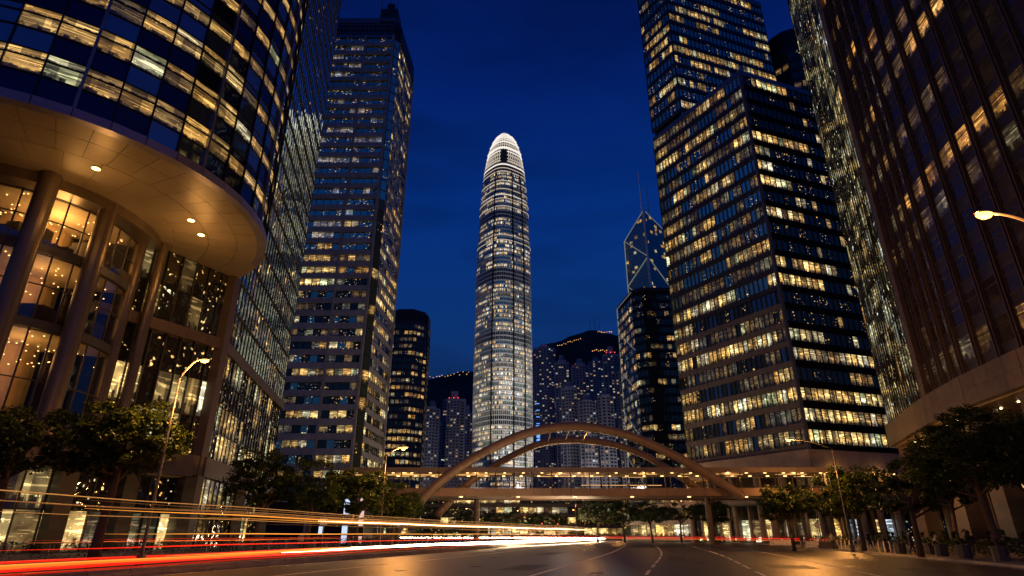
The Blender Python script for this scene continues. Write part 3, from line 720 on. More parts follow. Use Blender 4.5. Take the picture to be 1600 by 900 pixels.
# ------------------------------------------------------------------ banded office tower, left of centre
tw3 = thing('office_tower', 'tall banded grey tower left of the blue gap with dark louvred top', 'skyscraper', (-53, 180, 0))
def tower3():
    Y0, XL, XR, H = 168, -66, -44.2, 171.5
    fh = 4.05; z0 = 9.5; nf = 40
    m = MB(); m.prism([(XL, Y0 + .4), (XR - .1, Y0 + .4), (-42.2, Y0 + 2.6), (-40.9, 192), (XL, 192)], 0, H, 'dark_block'); m.build('core', tw3)
    def rows(j):
        if j < 14: return (.3, .3, .22) if j % 3 else (.2, .1, .05)
        if j < 24: return (.35, .22, .10)
        return (.45, .22, .03)
    G = lit_grid(nf, 20, 77, rows, 2.2)
    gl = [('pane_blue_speck', 'pane_dark_speck', 'pane_dark_speck'), ('pane_dim', 'pane_dark_speck'), 'pane_warm', 'pane_bright']
    gu = ['pane_blue_speck', 'pane_blue_speck', 'pane_blue_lit', 'pane_warm']
    half = (XL + XR) / 2 + 1
    for k, (a, c) in enumerate(((XL, half - .35), (half + .35, XR))):
        for (zz, n_, gls) in ((z0, 18, gl), (z0 + 18 * fh, 22, gu)):
            off = 0 if zz == z0 else 18
            sub = [r[k * 7:] for r in G[off:off + n_]]
            facade(tw3, [Vector((a, Y0)), Vector((c, Y0))], zz, n_, fh, 2.15, 1.75, 0, sub, gls, band='stone_band', band_out=.35, band_in=.3,
                   parts=lambda i, j, o=off: j + o < 28, mullion='dark_metal', mull_out=-.02, mull_w=.09, recess=.25, fw=.05)
    for x in (XL - .2, half, XR + .25):
        m = MB(); m.box(x - .4, Y0 - .5, 0, x + .4, Y0 + .5, H + 1, 'stone_band'); m.build('pier', tw3)
    # dark slot and glazed chamfer, then the receding side
    ch = [Vector((-43.4, Y0 + .9)), Vector((-42.0, Y0 + 2.4))]
    facade(tw3, ch, z0, nf, fh, 2.1, .3, 0, lit_grid(nf, 3, 5, (.2, .1, .05), 1), ['pane_blue', 'pane_blue_speck', 'pane_warm', 'pane_warm'], band='dark_metal', band_out=.05, recess=.05)
    sd = [Vector((-42.0, Y0 + 2.6)), Vector((-40.6, 192))]
    facade(tw3, sd, z0, nf, fh, 2.2, 1.6, 0, lit_grid(nf, 12, 15, lambda j: (.3, .3, .2) if j < 22 else (.2, .25, .05), 1.4), gl, band='stone_band', band_out=.12, recess=.05, mullion='dark_metal', mull_out=.08)
    m = MB(); m.box(-41.1, 191.2, 0, -40.1, 192.4, H + 4, 'stone_band'); m.build('pier', tw3)
    # louvred crown
    m = MB(); m.box(XL - .4, Y0 - .2, H, XR + .6, Y0 + .3, H + 1.4, 'grey_metal'); m.box(XL - .4, Y0 - .2, H + 8.4, XR + .6, Y0 + .3, H + 9.6, 'grey_metal'); m.build('crown_frame', tw3)
    for i in range(22):
        x = XL + (XR - XL) * i / 21; m = MB(); m.box(x - .12, Y0 - .1, H + 1.4, x + .12, Y0 + .2, H + 8.4, 'grey_metal'); m.build('louvre', tw3)
    for k in range(3):
        m = MB(); m.box(XL, Y0 + .2, H + 2.6 + 2 * k, XR, Y0 + .4, H + 2.9 + 2 * k, 'grey_metal'); m.build('louvre_rail', tw3)
    m = MB(); m.prism([(XL + .5, Y0 + 1), (XR, Y0 + 1), (-42, 172), (-41, 191), (XL + .5, 191)], H, H + 8.8, 'dark_block'); m.build('plant_room', tw3)
    m = MB(); m.prism([(-41.7, 171.2), (-40.3, 191.4), (-40.9, 191.4), (-42.6, 171.2)], H, H + 7.5, 'dark_metal'); m.build('side_parapet', tw3)
    m = MB(); m.box(-51.5, 174, H + 8.8, -44.8, 182, H + 21, 'dark_metal'); m.box(-49.6, 176, H + 21, -46.8, 180, H + 26, 'dark_metal'); m.build('roof_plant', tw3)
    for x in (-51.2, -48, -45.1):
        m = MB(); m.tube([(x, 174.1, H + 8.8), (x, 174.1, H + 27)], .12, 'dark_metal', 5); m.build('roof_mast', tw3)
tower3()

# ------------------------------------------------------------------ dark octagonal tower
def ring_tower(name, label, ctr, rad, sides, H, fh, bay, seed, rows, glass, body='dark_metal', z0=6, rot=22.5, sill=1.5, redtop=False, parts=None, face_cam=True):
    t = thing(name, label, 'skyscraper', (ctr[0], ctr[1], 0))
    pts = [Vector((ctr[0] + rad * math.cos(R(rot + 360 * k / sides)), ctr[1] + rad * math.sin(R(rot + 360 * k / sides)))) for k in range(sides)]
    m = MB(); m.prism([((p.x - ctr[0]) * .985 + ctr[0], (p.y - ctr[1]) * .985 + ctr[1]) for p in pts], 0, H, 'dark_block'); m.build('core', t)
    nf = int((H - z0 - 6) / fh); run = [];
    vis = []
    for k in range(sides):
        a, c = pts[k], pts[(k + 1) % sides]; d = c - a; nrm = Vector((d.y, -d.x)); mid = (a + c) / 2
        if nrm.dot(-mid) > -0.1 * nrm.length * mid.length: vis.append((a, c))
    for i, (a, c) in enumerate(vis):
        nb = max(1, round((c - a).length / bay))
        facade(t, [a, c], z0, nf, fh, bay, sill, 0, lit_grid(nf, nb + 1, seed + i, rows, 1.8), glass, band=body, band_out=.2, recess=.12, mullion=body, mull_out=.15, mull_w=.5, glow_u=40 * i)
    m = MB(); m.prism([((p.x - ctr[0]) * 1.01 + ctr[0], (p.y - ctr[1]) * 1.01 + ctr[1]) for p in pts], z0 + nf * fh, z0 + nf * fh + 2, body)
    m.prism([((p.x - ctr[0]) * .85 + ctr[0], (p.y - ctr[1]) * .85 + ctr[1]) for p in pts], z0 + nf * fh + 2, H + 2, body); m.build('roof', t)
    return t, z0 + nf * fh + 2
t, zt = ring_tower('dark_tower', 'dark eight-sided tower with lit window rows right of the banded tower', (-60.5, 330), 13.2, 8, 119, 3.9, 2.4, 61,
               lambda j: (.12, .42, .12) if j % 3 else (.1, .2, .05), [('pane_dark', 'pane_dark_speck'), 'pane_dim', 'pane_warm', 'pane_warm'], rot=22.5)
m = MB(); m.box(-65, 318.5, zt + 1, -60, 319, zt + 2, 'sign_pale'); m.build('roof_sign', t)

# ------------------------------------------------------------------ the tall rounded tower in the middle
ifc = thing('landmark_tower', 'very tall rounded glass tower in the centre with a floodlit crown', 'skyscraper', (-9, 549, 0))
def landmark():
    cx, cy = -8.4, 549.0
    # plan: square with rounded and notched corners, one corner turned to the camera
    def plan(s, n_=48):
        pts = []
        for k in range(n_):
            a = 2 * PI * k / n_; e = 3.2
            c, s_ = math.cos(a), math.sin(a)
            r_ = (abs(c) ** e + abs(s_) ** e) ** (-1 / e)
            x, y = c * r_, s_ * r_
            ca, sa = math.cos(R(38)), math.sin(R(38))
            pts.append((x * ca - y * sa, x * sa + y * ca))
        mx = max(abs(p[0]) for p in pts)
        return [Vector((cx + p[0] / mx * s, cy + p[1] / mx * s * .95)) for p in pts]
    def hw(z):
        prof = [(0, 27.6), (150, 28.1), (250, 27.6), (275, 27.2), (275.1, 26.4), (322, 25.4), (322.1, 24.6), (350, 23.4), (352, 22.6), (366, 21.2), (380, 19.0), (392, 16.4), (402, 12.8), (409, 9.0), (413, 5.5)]
        for (a, b_), (c, d) in zip(prof[:-1], prof[1:]):
            if a <= z <= c: return .975 * (b_ + (d - b_) * (z - a) / (c - a + 1e-9))
        return prof[-1][1]
    n_ = 48; fh = 4.3; z = 8.0; j = 0; rg = random.Random(2)
    dz_mech = [(88, 97), (165, 173), (226, 236), (296, 304), (350, 357)]
    m = MB(); zz = 0
    while zz < 408:
        P = plan(hw(zz) - .8); P2 = plan(hw(min(zz + 8, 408)) - .8); k = len(m.v)
        m.v += [(p.x, p.y, zz) for p in P] + [(p.x, p.y, min(zz + 8, 408)) for p in P2]
        m.idx(k, [(i, (i + 1) % n_, (i + 1) % n_ + n_, i + n_) for i in range(n_)], 'dark_block'); zz += 8
    m.build('core', ifc)
    front = [k for k in range(n_)]
    panes = MB()
    while z < 366:
        P = plan(hw(z)); P1 = plan(hw(z + fh)); mech = any(a <= z <= b_ for a, b_ in dz_mech)
        vis = [k for k in range(n_) if (Vector((P[(k + 1) % n_].y - P[k].y, -(P[(k + 1) % n_].x - P[k].x)))).dot(-P[k]) > 0]
        band = MB(); cur = 0; left = 0
        for k in vis:
            a, c = P[k], P[(k + 1) % n_]; a1, c1 = P1[k], P1[(k + 1) % n_]
            out = .55
            band.seg(a, c, out, .3, z - .55, z + (.55 if not mech else .4), 'silver_cladding')
            if left <= 0:
                left = rg.randint(1, 6); x = rg.random(); pl_ = .80 if z < 200 else .66
                cur = 0 if x > pl_ else 1 if x < .14 else 2 if x < .40 else 3
            left -= 1
            mid = (a + c) / 2; d = (c - a).normalized(); nrm = Vector((d.y, -d.x))
            nsub = 2
            for sidx in range(nsub):
                g_ = cur if rg.random() > .2 else 0
                mt = 'pane_mech' if mech else ('pane_blue', 'pane_dim', 'pane_ifc', 'pane_ifc')[g_]
                q0, q1 = a.lerp(c, sidx / nsub), a.lerp(c, (sidx + 1) / nsub); r0, r1 = a1.lerp(c1, sidx / nsub), a1.lerp(c1, (sidx + 1) / nsub)
                U, V = k * 2 + sidx, j
                panes.face([(q0.x, q0.y, z + .55), (q1.x, q1.y, z + .55), (r1.x, r1.y, z + fh - .55), (r0.x, r0.y, z + fh - .55)], mt,
                           [(U + .01, V + .01), (U + .99, V + .01), (U + .99, V + .99), (U + .01, V + .99)])
        band.build('storey_band', ifc)
        z += fh; j += 1
    panes.build('window_panes', ifc, 'stuff')
    # vertical fins
    fins = MB(); P0 = plan(1)
    for k in range(n_):
        for sub in (0, .5):
            pts = []
            for zz in range(8, 364, 12):
                P = plan(hw(zz) + .45); a = P[k].lerp(P[(k + 1) % n_], sub); pts.append((a.x, a.y, zz))
            dirx = Vector((P[(k + 1) % n_].y - P[k].y, -(P[(k + 1) % n_].x - P[k].x)))
            if dirx.dot(-P[k]) < 0: continue
            fins.tube(pts, .17 if sub else .26, 'silver_cladding', 4, False)
    fins.build('fins', ifc, 'stuff')
    # dark vertical strips at the corner bays, notch shade put in as colour
    for ang in (12, 17):
        pass
    # crown: rings and upright fins closing in, their glow standing in for floodlighting
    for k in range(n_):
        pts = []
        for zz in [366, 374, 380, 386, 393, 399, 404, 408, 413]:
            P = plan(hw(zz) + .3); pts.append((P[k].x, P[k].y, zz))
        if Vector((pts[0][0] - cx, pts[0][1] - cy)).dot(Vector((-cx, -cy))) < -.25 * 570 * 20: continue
        m = MB(); m.tube(pts, .2, 'crown_glow', 4); m.build('crown_fin', ifc)
    for zz, mt, hh in [(352, 'facade_strip', 1.2), (356.5, 'facade_strip', 1.0), (361, 'crown_glow', 1.6), (366, 'facade_strip', 1), (370, 'facade_strip', .7), (375, 'facade_strip', 1.2), (380, 'crown_glow', .8), (384, 'crown_glow', 2.6), (390, 'facade_strip', 1), (394, 'crown_glow', 1.6), (398.5, 'crown_glow', .8), (401.5, 'crown_glow', 1.4), (405, 'crown_glow', 1), (408, 'crown_glow', .8),
                       (340, 'facade_strip', .9), (330, 'facade_strip', .9), (322.5, 'crown_glow', 1.5), (318, 'facade_strip', .8), (309, 'facade_strip', .8), (275.5, 'facade_strip', 1.4), (270, 'facade_strip', .7)]:
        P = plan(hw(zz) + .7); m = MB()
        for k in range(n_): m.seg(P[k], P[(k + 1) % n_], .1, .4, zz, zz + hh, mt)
        m.build('glow_ring', ifc)
    m = MB(); P = plan(15)
    nm_ = MB(); nm_.prism([(cx - 3.6, cy), (cx - 3.6, cy - 21.5), (cx + 3.2, cy - 21.5), (cx + 3.2, cy)], 363, 380, 'dark_metal'); 0 and nm_.prism([(cx - 3.6, cy - 2), (cx - 3.6, cy - 18.5), (cx + 3.2, cy - 18.5), (cx + 3.2, cy - 2)], 384, 391, 'black_frame'); nm_.build('crown_dark_block', ifc)  # dark block standing in for the crown notch, its shade put in colour
    for off_ in (-11.5, 8.8, 19.5):  # proud dark tubes paint the shade of the corner notches
        pts = []
        for zz in range(8, 364, 12):
            Pz = [p for p in plan(hw(zz) + .75) if p.y < cy]; sc_ = hw(zz) / 27.6; q = min(Pz, key=lambda p: abs(p.x - cx - off_ * sc_)); pts.append((q.x, q.y, zz))
        nm2 = MB(); nm2.tube(pts, .75, 'black_frame', 5); nm2.build('corner_dark_strip', ifc)
    m.prism([(p.x, p.y) for p in plan(13)], 366, 390, 'dark_metal'); m.build('crown_core', ifc)
pane('pane_ifc', 1.7, (.2, .2, .2), .5, .1, warm=(1, .60, .22), pale=(1, .80, .48), wob=0)
pane('pane_mech', 0, (.02, .03, .05), .6, .2, wob=0)
landmark()
# floodlights on the podium roofs that wash its right side white
for (x, y, z_, e, tx, tz, sz) in [(50, 478, 20, 5.5e5, 8, 80, 50), (44, 462, 20, 1.1e6, 4, 190, 44), (-52, 470, 20, 5.0e5, -14, 150, 60)]:
    l = bpy.data.lights.new('floodlight', 'SPOT'); l.energy = e; l.spot_size = R(sz); l.spot_blend = .6; l.color = (1, .93, .82) if x > 0 else (1, .85, .6); l.shadow_soft_size = 1
    o = bpy.data.objects.new('floodlight', l); C.objects.link(o); o.location = (x, y, z_)
    o.rotation_euler = (Vector((tx, 523, tz)) - Vector((x, y, z_))).to_track_quat('-Z', 'Y').to_euler()

# ------------------------------------------------------------------ right: corner building with taller tower behind
CR1, LF, R2C = Vector((55.5, 114)), Vector((40.4, 141)), Vector((46.05, 131))
DIR = Vector((.938, .346)); RR1 = CR1 + DIR * 38; RR2 = Vector((81, 143.9))
r1 = thing('office_building', 'sharp-cornered glass office block whose lit floors meet at an edge, right of centre', 'building', (60, 125, 0))
def right1():
    zb, fh, nf = 16.2, 4.05, 22; H = zb + nf * fh
    m = MB(); k = .5; m.prism([(CR1.x + .2, CR1.y + .8), (RR1.x, RR1.y + .8), (RR1.x - 8, RR1.y + 26), (LF.x + .9, LF.y + .2)], 0, H, 'dark_block'); m.build('core', r1)
    GL = [('pane_blue', 'pane_blue_speck', 'pane_blue'), 'pane_dim', 'pane_warm', 'pane_bright']
    GLd = [('pane_dark', 'pane_dark_speck'), 'pane_dark_speck', 'pane_warm', 'pane_bright']
    Gl = lit_grid(nf, 30, 88, lambda j: (.1, .15, .65) if j in (2, 5, 8) else (.38, .27, .12) if j not in (1, 4, 7, 11) else (.45, .08, .02), 2.5)
    Gr = lit_grid(nf, 30, 91, lambda j: (.05, .2, .72) if j in (0, 1, 2, 4, 5, 9, 14, 15, 17) else (.3, .22, .12) if j not in (6, 7, 10) else (.25, .03, 0), 5)
    for j in range(nf):
        for i in range(24):
            lim = 6 + (j * 7) % 5 + (5 if j < 5 else 0)
            if i > lim and j > 1: Gr[j][i] = 0 if (i * 5 + j * 3) % 7 else 2
    gll = [('pane_dark_speck', 'pane_dark', 'pane_blue_deep'), 'pane_dim', 'pane_warm', 'pane_bright']
    facade(r1, [LF, CR1], zb, 8, fh, 1.24, 1.0, .15, Gl[:8], gll, band='block_band', band_out=.12, parts=lambda i, j: i > 7, mullion='dark_metal', mull_out=.12, mull_w=.12)
    facade(r1, [LF, CR1], zb + 8 * fh, nf - 8, fh, 1.24, 1.0, .15, Gl[8:], GL, band='dark_metal', band_out=.12, mullion='dark_metal', mull_out=.12, mull_w=.1, glow_u=50)
    facade(r1, [CR1, RR1], zb, 8, fh, 1.6, 1.2, .2, Gr[:8], GLd, band='black_band', band_out=.12, parts=lambda i, j: i < 16, mullion='dark_metal', mull_out=.1, mull_w=.12, glow_u=100)
    facade(r1, [CR1, RR1], zb + 8 * fh, nf - 8, fh, 1.6, 1.2, .2, Gr[8:], GLd, band='black_band', band_out=.12, mullion='dark_metal', mull_out=.1, mull_w=.12, glow_u=150)
    m = MB(); m.box(CR1.x - .3, CR1.y - .3, zb, CR1.x + .3, CR1.y + .3, H + 1.2, 'grey_metal'); m.build('corner_post', r1)
    m = MB(); m.seg(LF, CR1, .15, .3, H - .15, H + 1.2, 'grey_metal'); m.seg(CR1, RR1, .15, .3, H - .15, H + 1.2, 'grey_metal'); m.build('parapet', r1)
    # base: concrete belt, recessed lit colonnade, terrace at footbridge level
    E0 = LF + Vector((-1.3, -.6)); E1 = CR1 + Vector((-1.0, -1.7)); E2 = RR1 + Vector((0, -1.8))
    for a, c in ((E0, E1), (E1, E2)):
        n_ = round((c - a).length / 3)
        for k in range(n_):
            m = MB(); m.seg(a.lerp(c, k / n_), a.lerp(c, (k + 1) / n_), .1, 1.4, 12.6, 16.1, 'pale_concrete', -.015, -.015); m.build('belt_panel', r1)
    m = MB(); m.prism([(E1.x, E1.y), (E2.x, E2.y), (RR1.x, RR1.y + 4), (LF.x + 4, LF.y + 2), (E0.x, E0.y)], 12.4, 12.58, 'soffit_panel'); m.build('soffit', r1)
    m = MB(); T1 = E1 + Vector((-3, -5)); T0 = E0 + Vector((-4, -2)); T2 = E2 + Vector((3, -5))
    m.prism([(T1.x, T1.y), (T2.x, T2.y), (RR1.x, RR1.y), (LF.x, LF.y), (T0.x, T0.y)], 6.9, 8.1, 'pale_concrete'); m.build('terrace', r1)
    for k in range(9):
        p = CR1.lerp(RR1, k / 8.6) + Vector((.4, -.6)); m = MB(); m.prism([(p.x + .6 * math.cos(a * PI / 8), p.y + .6 * math.sin(a * PI / 8)) for a in range(16)], 0, 12.5, 'pale_concrete'); m.build('column', r1)
    for k in range(5):
        p = LF.lerp(CR1, k / 5) + Vector((-.6, -.2)); m = MB(); m.prism([(p.x + .6 * math.cos(a * PI / 8), p.y + .6 * math.sin(a * PI / 8)) for a in range(16)], 0, 12.5, 'pale_concrete'); m.build('column', r1)
    facade(r1, [LF + Vector((1.5, .7)), CR1 + Vector((.8, 1.9)) - Vector((0, .0))], 8.2, 1, 4.2, 2.3, 0, 0, lit_grid(1, 20, 3, (.1, .5, .3), 1), ['pane_dim', 'pane_shop', 'pane_shop', 'pane_warm'], parts=lambda i, j: True, mullion='pale_concrete', mull_out=.3, mull_w=.5)
    # the wall behind the columns sits in front of the solid core
    facade(r1, [CR1 + Vector((.2, .7)), RR1 + Vector((0, .7))], 8.2, 1, 4.2, 2.3, 0, 0, lit_grid(1, 20, 4, (.1, .5, .3), 1), ['pane_dim', 'pane_shop', 'pane_shop', 'pane_warm'], parts=lambda i, j: True, mullion='pale_concrete', mull_out=.3, mull_w=.5)
    facade(r1, [LF + Vector((-.3, -.1)), CR1 + Vector((-.1, .55)), RR1 + Vector((0, .6))], .13, 1, 6.6, 2.6, 0, 2.5, [[4 if i in (14, 15, 18, 19) else (i * 7) % 4 for i in range(30)]], ['pane_dark_speck', 'pane_shop', 'pane_dim', 'pane_shop', 'pane_shop_cool'], parts=lambda i, j: True, mullion='pale_concrete', mull_out=.3, mull_w=.5, band='pale_concrete')
    # terrace railing and lamps
    m = MB()
    for a, c in ((T0, T1), (T1, T2)):
        n_ = int((c - a).length / 1.2)
        for k in range(n_ + 1):
            p = a.lerp(c, k / n_); m.box(p.x - .03, p.y - .03 + .2, 8.1, p.x + .03, p.y + .03 + .2, 9.2, 'grey_metal')
        m.seg(a, c, -.17, .23, 9.2, 9.26, 'grey_metal')
    m.build('railing', r1)
    for k in range(12):
        p = E1.lerp(E2, k / 11.5) + Vector((.3, -.1)); m = MB(); m.box(p.x - .15, p.y - .15 + 1, 12.25, p.x + .15, p.y + .15 + 1, 12.38, 'bridge_lamp'); m.build('ceiling_lamp', r1)
    for k, (t_, e_) in enumerate(((.12, 300), (.4, 300), (.75, 300))):
        l = bpy.data.lights.new('colonnade', 'POINT'); l.energy = e_ * 2.2; l.color = (1, .5, .15); l.shadow_soft_size = .3
        p = CR1.lerp(RR1, t_) + Vector((-.5, -2.0)); o = bpy.data.objects.new('colonnade_light', l); C.objects.link(o); o.location = (p.x, p.y, 11.6)
right1()
r2 = thing('office_tower', 'taller blue glass tower rising behind the sharp-cornered block, cut by the top edge', 'skyscraper', (60, 145, 0))
def right2():
    zb, fh = 108, 4.0; H = 161.5; nf = 13
    m = MB(); m.prism([(R2C.x + .3, R2C.y + .6), (RR2.x, RR2.y + .5), (RR2.x - 4, RR2.y + 20), (LF.x + .8, LF.y + .3)], 60, H - .5, 'dark_block'); m.build('core', r2)
    GL = [('pane_blue', 'pane_blue', 'pane_blue_speck'), 'pane_blue_speck', 'pane_warm', 'pane_warm']
    facade(r2, [LF, R2C], zb, nf, fh, 1.4, 1.1, .1, lit_grid(nf, 12, 23, (.15, .35, .1), 3), GL, band='dark_metal', band_out=.1, mullion='dark_metal', mull_out=.1, mull_w=.08)
    facade(r2, [R2C, RR2], zb - 8, nf + 2, fh, 1.4, 1.2, .1, lit_grid(nf + 2, 30, 29, lambda j: (.1, .5, .2) if j % 3 else (.1, .2, .05), 4), GL, band='dark_metal', band_out=.1, mullion='dark_metal', mull_out=.1, mull_w=.08, glow_u=60)
    m = MB(); m.seg(R2C, RR2, .3, .3, H - 1.6, H + .4, 'grey_metal'); m.seg(LF, R2C, .3, .3, H - 1.6, H + .4, 'grey_metal'); m.build('parapet', r2)
    m = MB(); m.box(R2C.x - .2, R2C.y - .2, zb, R2C.x + .2, R2C.y + .2, H + .4, 'dark_metal'); m.build('corner_post', r2)
right2()
ring_tower('dark_tower', 'small dark round-topped tower just visible behind the right-hand glass blocks', (92, 152), 9, 12, 150, 4, 2.2, 44, (.15, .05, .02), [('pane_dark', 'pane_dark_speck'), 'pane_dim', 'pane_warm', 'pane_warm'])

# ------------------------------------------------------------------ right edge: brown granite block with glass flank
br = thing('office_building', 'dark brown granite office block with upright pilasters at the right edge', 'building', (55, 65, 0))
BP = [Vector((60.2, 96)), Vector((52.4, 74.5))]
BQ = [Vector((52.4, 74.5)), Vector((49.6, 63.8)), Vector((47.8, 53.5)), Vector((46.6, 42)), Vector((46.2, 30))]
def brown():
    ZB = 17.6
    m = MB(); m.prism([(61, 96.6), (53.6, 74.9), (49.0, 53.4), (47.4, 30), (80, 30), (90, 90)], ZB - 3, 122, 'dark_block'); m.build('core', br)
    # glass flank with thin upright fins
    G = lit_grid(26, 18, 51, lambda j: (.2, .5, .05) if 0 < j < 8 else (.45, .3, .02), 1.6)
    facade(br, BP, ZB, 26, 4.0, 1.3, 0, 0, G, [('pane_dark_speck', 'pane_fin_glass'), 'pane_fin_glass', 'pane_fin_lit', 'pane_warm'], parts=lambda i, j: j < 10 and i > 3, recess=.02)
    n_ = 18
    for k in range(n_ + 1):
        p = BP[0].lerp(BP[1], k / n_); d = (BP[1] - BP[0]).normalized(); m = MB(); m.seg(p, p + d * .001, .07, .03, ZB, ZB + 104, 'brown_fin', .05, .05); m.build('fin', br)
    rg = random.Random(19); idx = 0
    cells = []
    for a, c in zip(BQ[:-1], BQ[1:]):
        L = (c - a).length; nb = round(L / 3.1)
        for i in range(nb): cells.append((a.lerp(c, i / nb), a.lerp(c, (i + 1) / nb)))
    nfl = 19
    G = lit_grid(nfl, len(cells), 67, lambda j: (.25, .6, .0) if j in (4, 5, 9) else (.2, .4, .0) if j in (8, 11, 12, 14) else (.14, .05, 0), 3.5)
    for i, (p, q) in enumerate(cells):
        d = q - p; wd = d.length; d /= wd; ang = math.atan2(d.y, d.x); nrm = Vector((d.y, -d.x))
        for j in range(nfl):
            zb = ZB + j * 4.0; g_ = G[j][i]; o2 = p - nrm * .12 + d * .45
            mt = ('pane_brown_dark', 'pane_amber_dim', 'pane_amber', 'pane_amber')[g_]
            link_mesh('window', window_mesh(wd - .9, 2.75, mt, 'brown_fin', .07, .1, .68), br, (o2.x, o2.y, zb + 1.25), ang)
            link_mesh('spandrel_panel', window_mesh(wd - .9, 1.22, 'brown_panel', 'brown_fin', .05, .04), br, (o2.x, o2.y, zb + .01), ang)
        m = MB(); m.seg(p, p + d * .001, .16, .4, ZB, ZB + nfl * 4, 'brown_granite', .26, .26); m.seg(p + d * .0005, p + d * .0015, .34, -.14, ZB, ZB + nfl * 4, 'brown_fin', .08, .08); m.build('pilaster', br)
    # wide corner pier
    m = MB(); p = BQ[0]; m.seg(p, p + (BQ[1] - BQ[0]).normalized() * .9, .5, .5, ZB, 122, 'brown_granite', .5, 0); m.build('corner_pier', br)
    # two-course belt
    line_ = BP[:1] + BQ
    for a, c in zip(line_[:-1], line_[1:]):
        n_ = max(1, round((c - a).length / 2.4))
        for k in range(n_):
            for z0, z1, o_ in ((14.3, 15.93, .75), (15.97, 17.6, .7)):
                m = MB(); m.seg(a.lerp(c, k / n_), a.lerp(c, (k + 1) / n_), o_, .5, z0, z1, 'brown_granite', -.015, -.015); m.build('belt_panel', br)
    # soffit, columns below, recessed shopfronts
    inner = [Vector((66, 94)), Vector((58.3, 73)), Vector((55, 62.5)), Vector((53, 52.5)), Vector((51.8, 42)), Vector((51.4, 30))]
    m = MB()
    m.prism([(p.x, p.y) for p in line_] + [(p.x + 3, p.y) for p in reversed(inner)], 14.1, 14.28, 'soffit_panel'); m.build('soffit', br)
    for (x, y, s_) in [(60.6, 93, 1.1), (54.3, 75.5, 1.1), (51.2, 65, 1.0), (49.4, 55.5, 1.0), (48.2, 45, 1.0), (47.6, 35, 1.0)]:
        m = MB(); m.prism([(x - s_, y - s_), (x + s_, y - s_), (x + s_, y + s_), (x - s_, y + s_)], .13, 14.08, 'brown_granite'); m.prism([(x - s_ - .15, y - s_ - .15), (x + s_ + .15, y - s_ - .15), (x + s_ + .15, y + s_ + .15), (x - s_ - .15, y + s_ + .15)], .13, 1.2, 'brown_granite'); m.build('column', br)
    facade(br, inner, .13, 3, 4.6, 2.4, 0, 0, lit_grid(3, 40, 71, lambda j: (.3, .35, .12) if j == 0 else (.35, .2, .05), 2), ['pane_brown_dark', 'pane_amber_dim', 'pane_shop', 'pane_shop'], parts=lambda i, j: True, mullion='brown_granite', mull_out=.25, mull_w=.5)
    rg = random.Random(4)
    for k in range(16):
        t_ = k / 15 * (len(line_) - 1.001); i_ = int(t_); p = line_[i_].lerp(line_[i_ + 1], t_ - i_) + Vector((rg.uniform(1, 3), 0))
        m = MB(); m.prism([(p.x + .12 * math.cos(a * PI / 4), p.y + .12 * math.sin(a * PI / 4)) for a in range(8)], 14.02, 14.1, 'tiny_lamp'); m.build('ceiling_lamp', br)
    # cool white shopfront near the far corner
    for (x, y, mt, w_) in [(57.9, 74.2, 'pane_shop_cool', 2.6), (60.3, 80.6, 'pane_shop_cool', 2.6)]:
        pass
pane('pane_fin_lit', .55, (.16, .16, .16), .7, .05, warm=(1, .74, .28), pale=(.95, .86, .45), speck=1.6, cover=.6, wob=.03, spk=(2.5, 4))
pane('pane_amber_dim', .18, (.1, .08, .06), .4, .06, warm=(1, .5, .15), pale=(1, .6, .22))
solid('brown_fin', (.085, .066, .054), .35, .3, .2, 1)
brown()

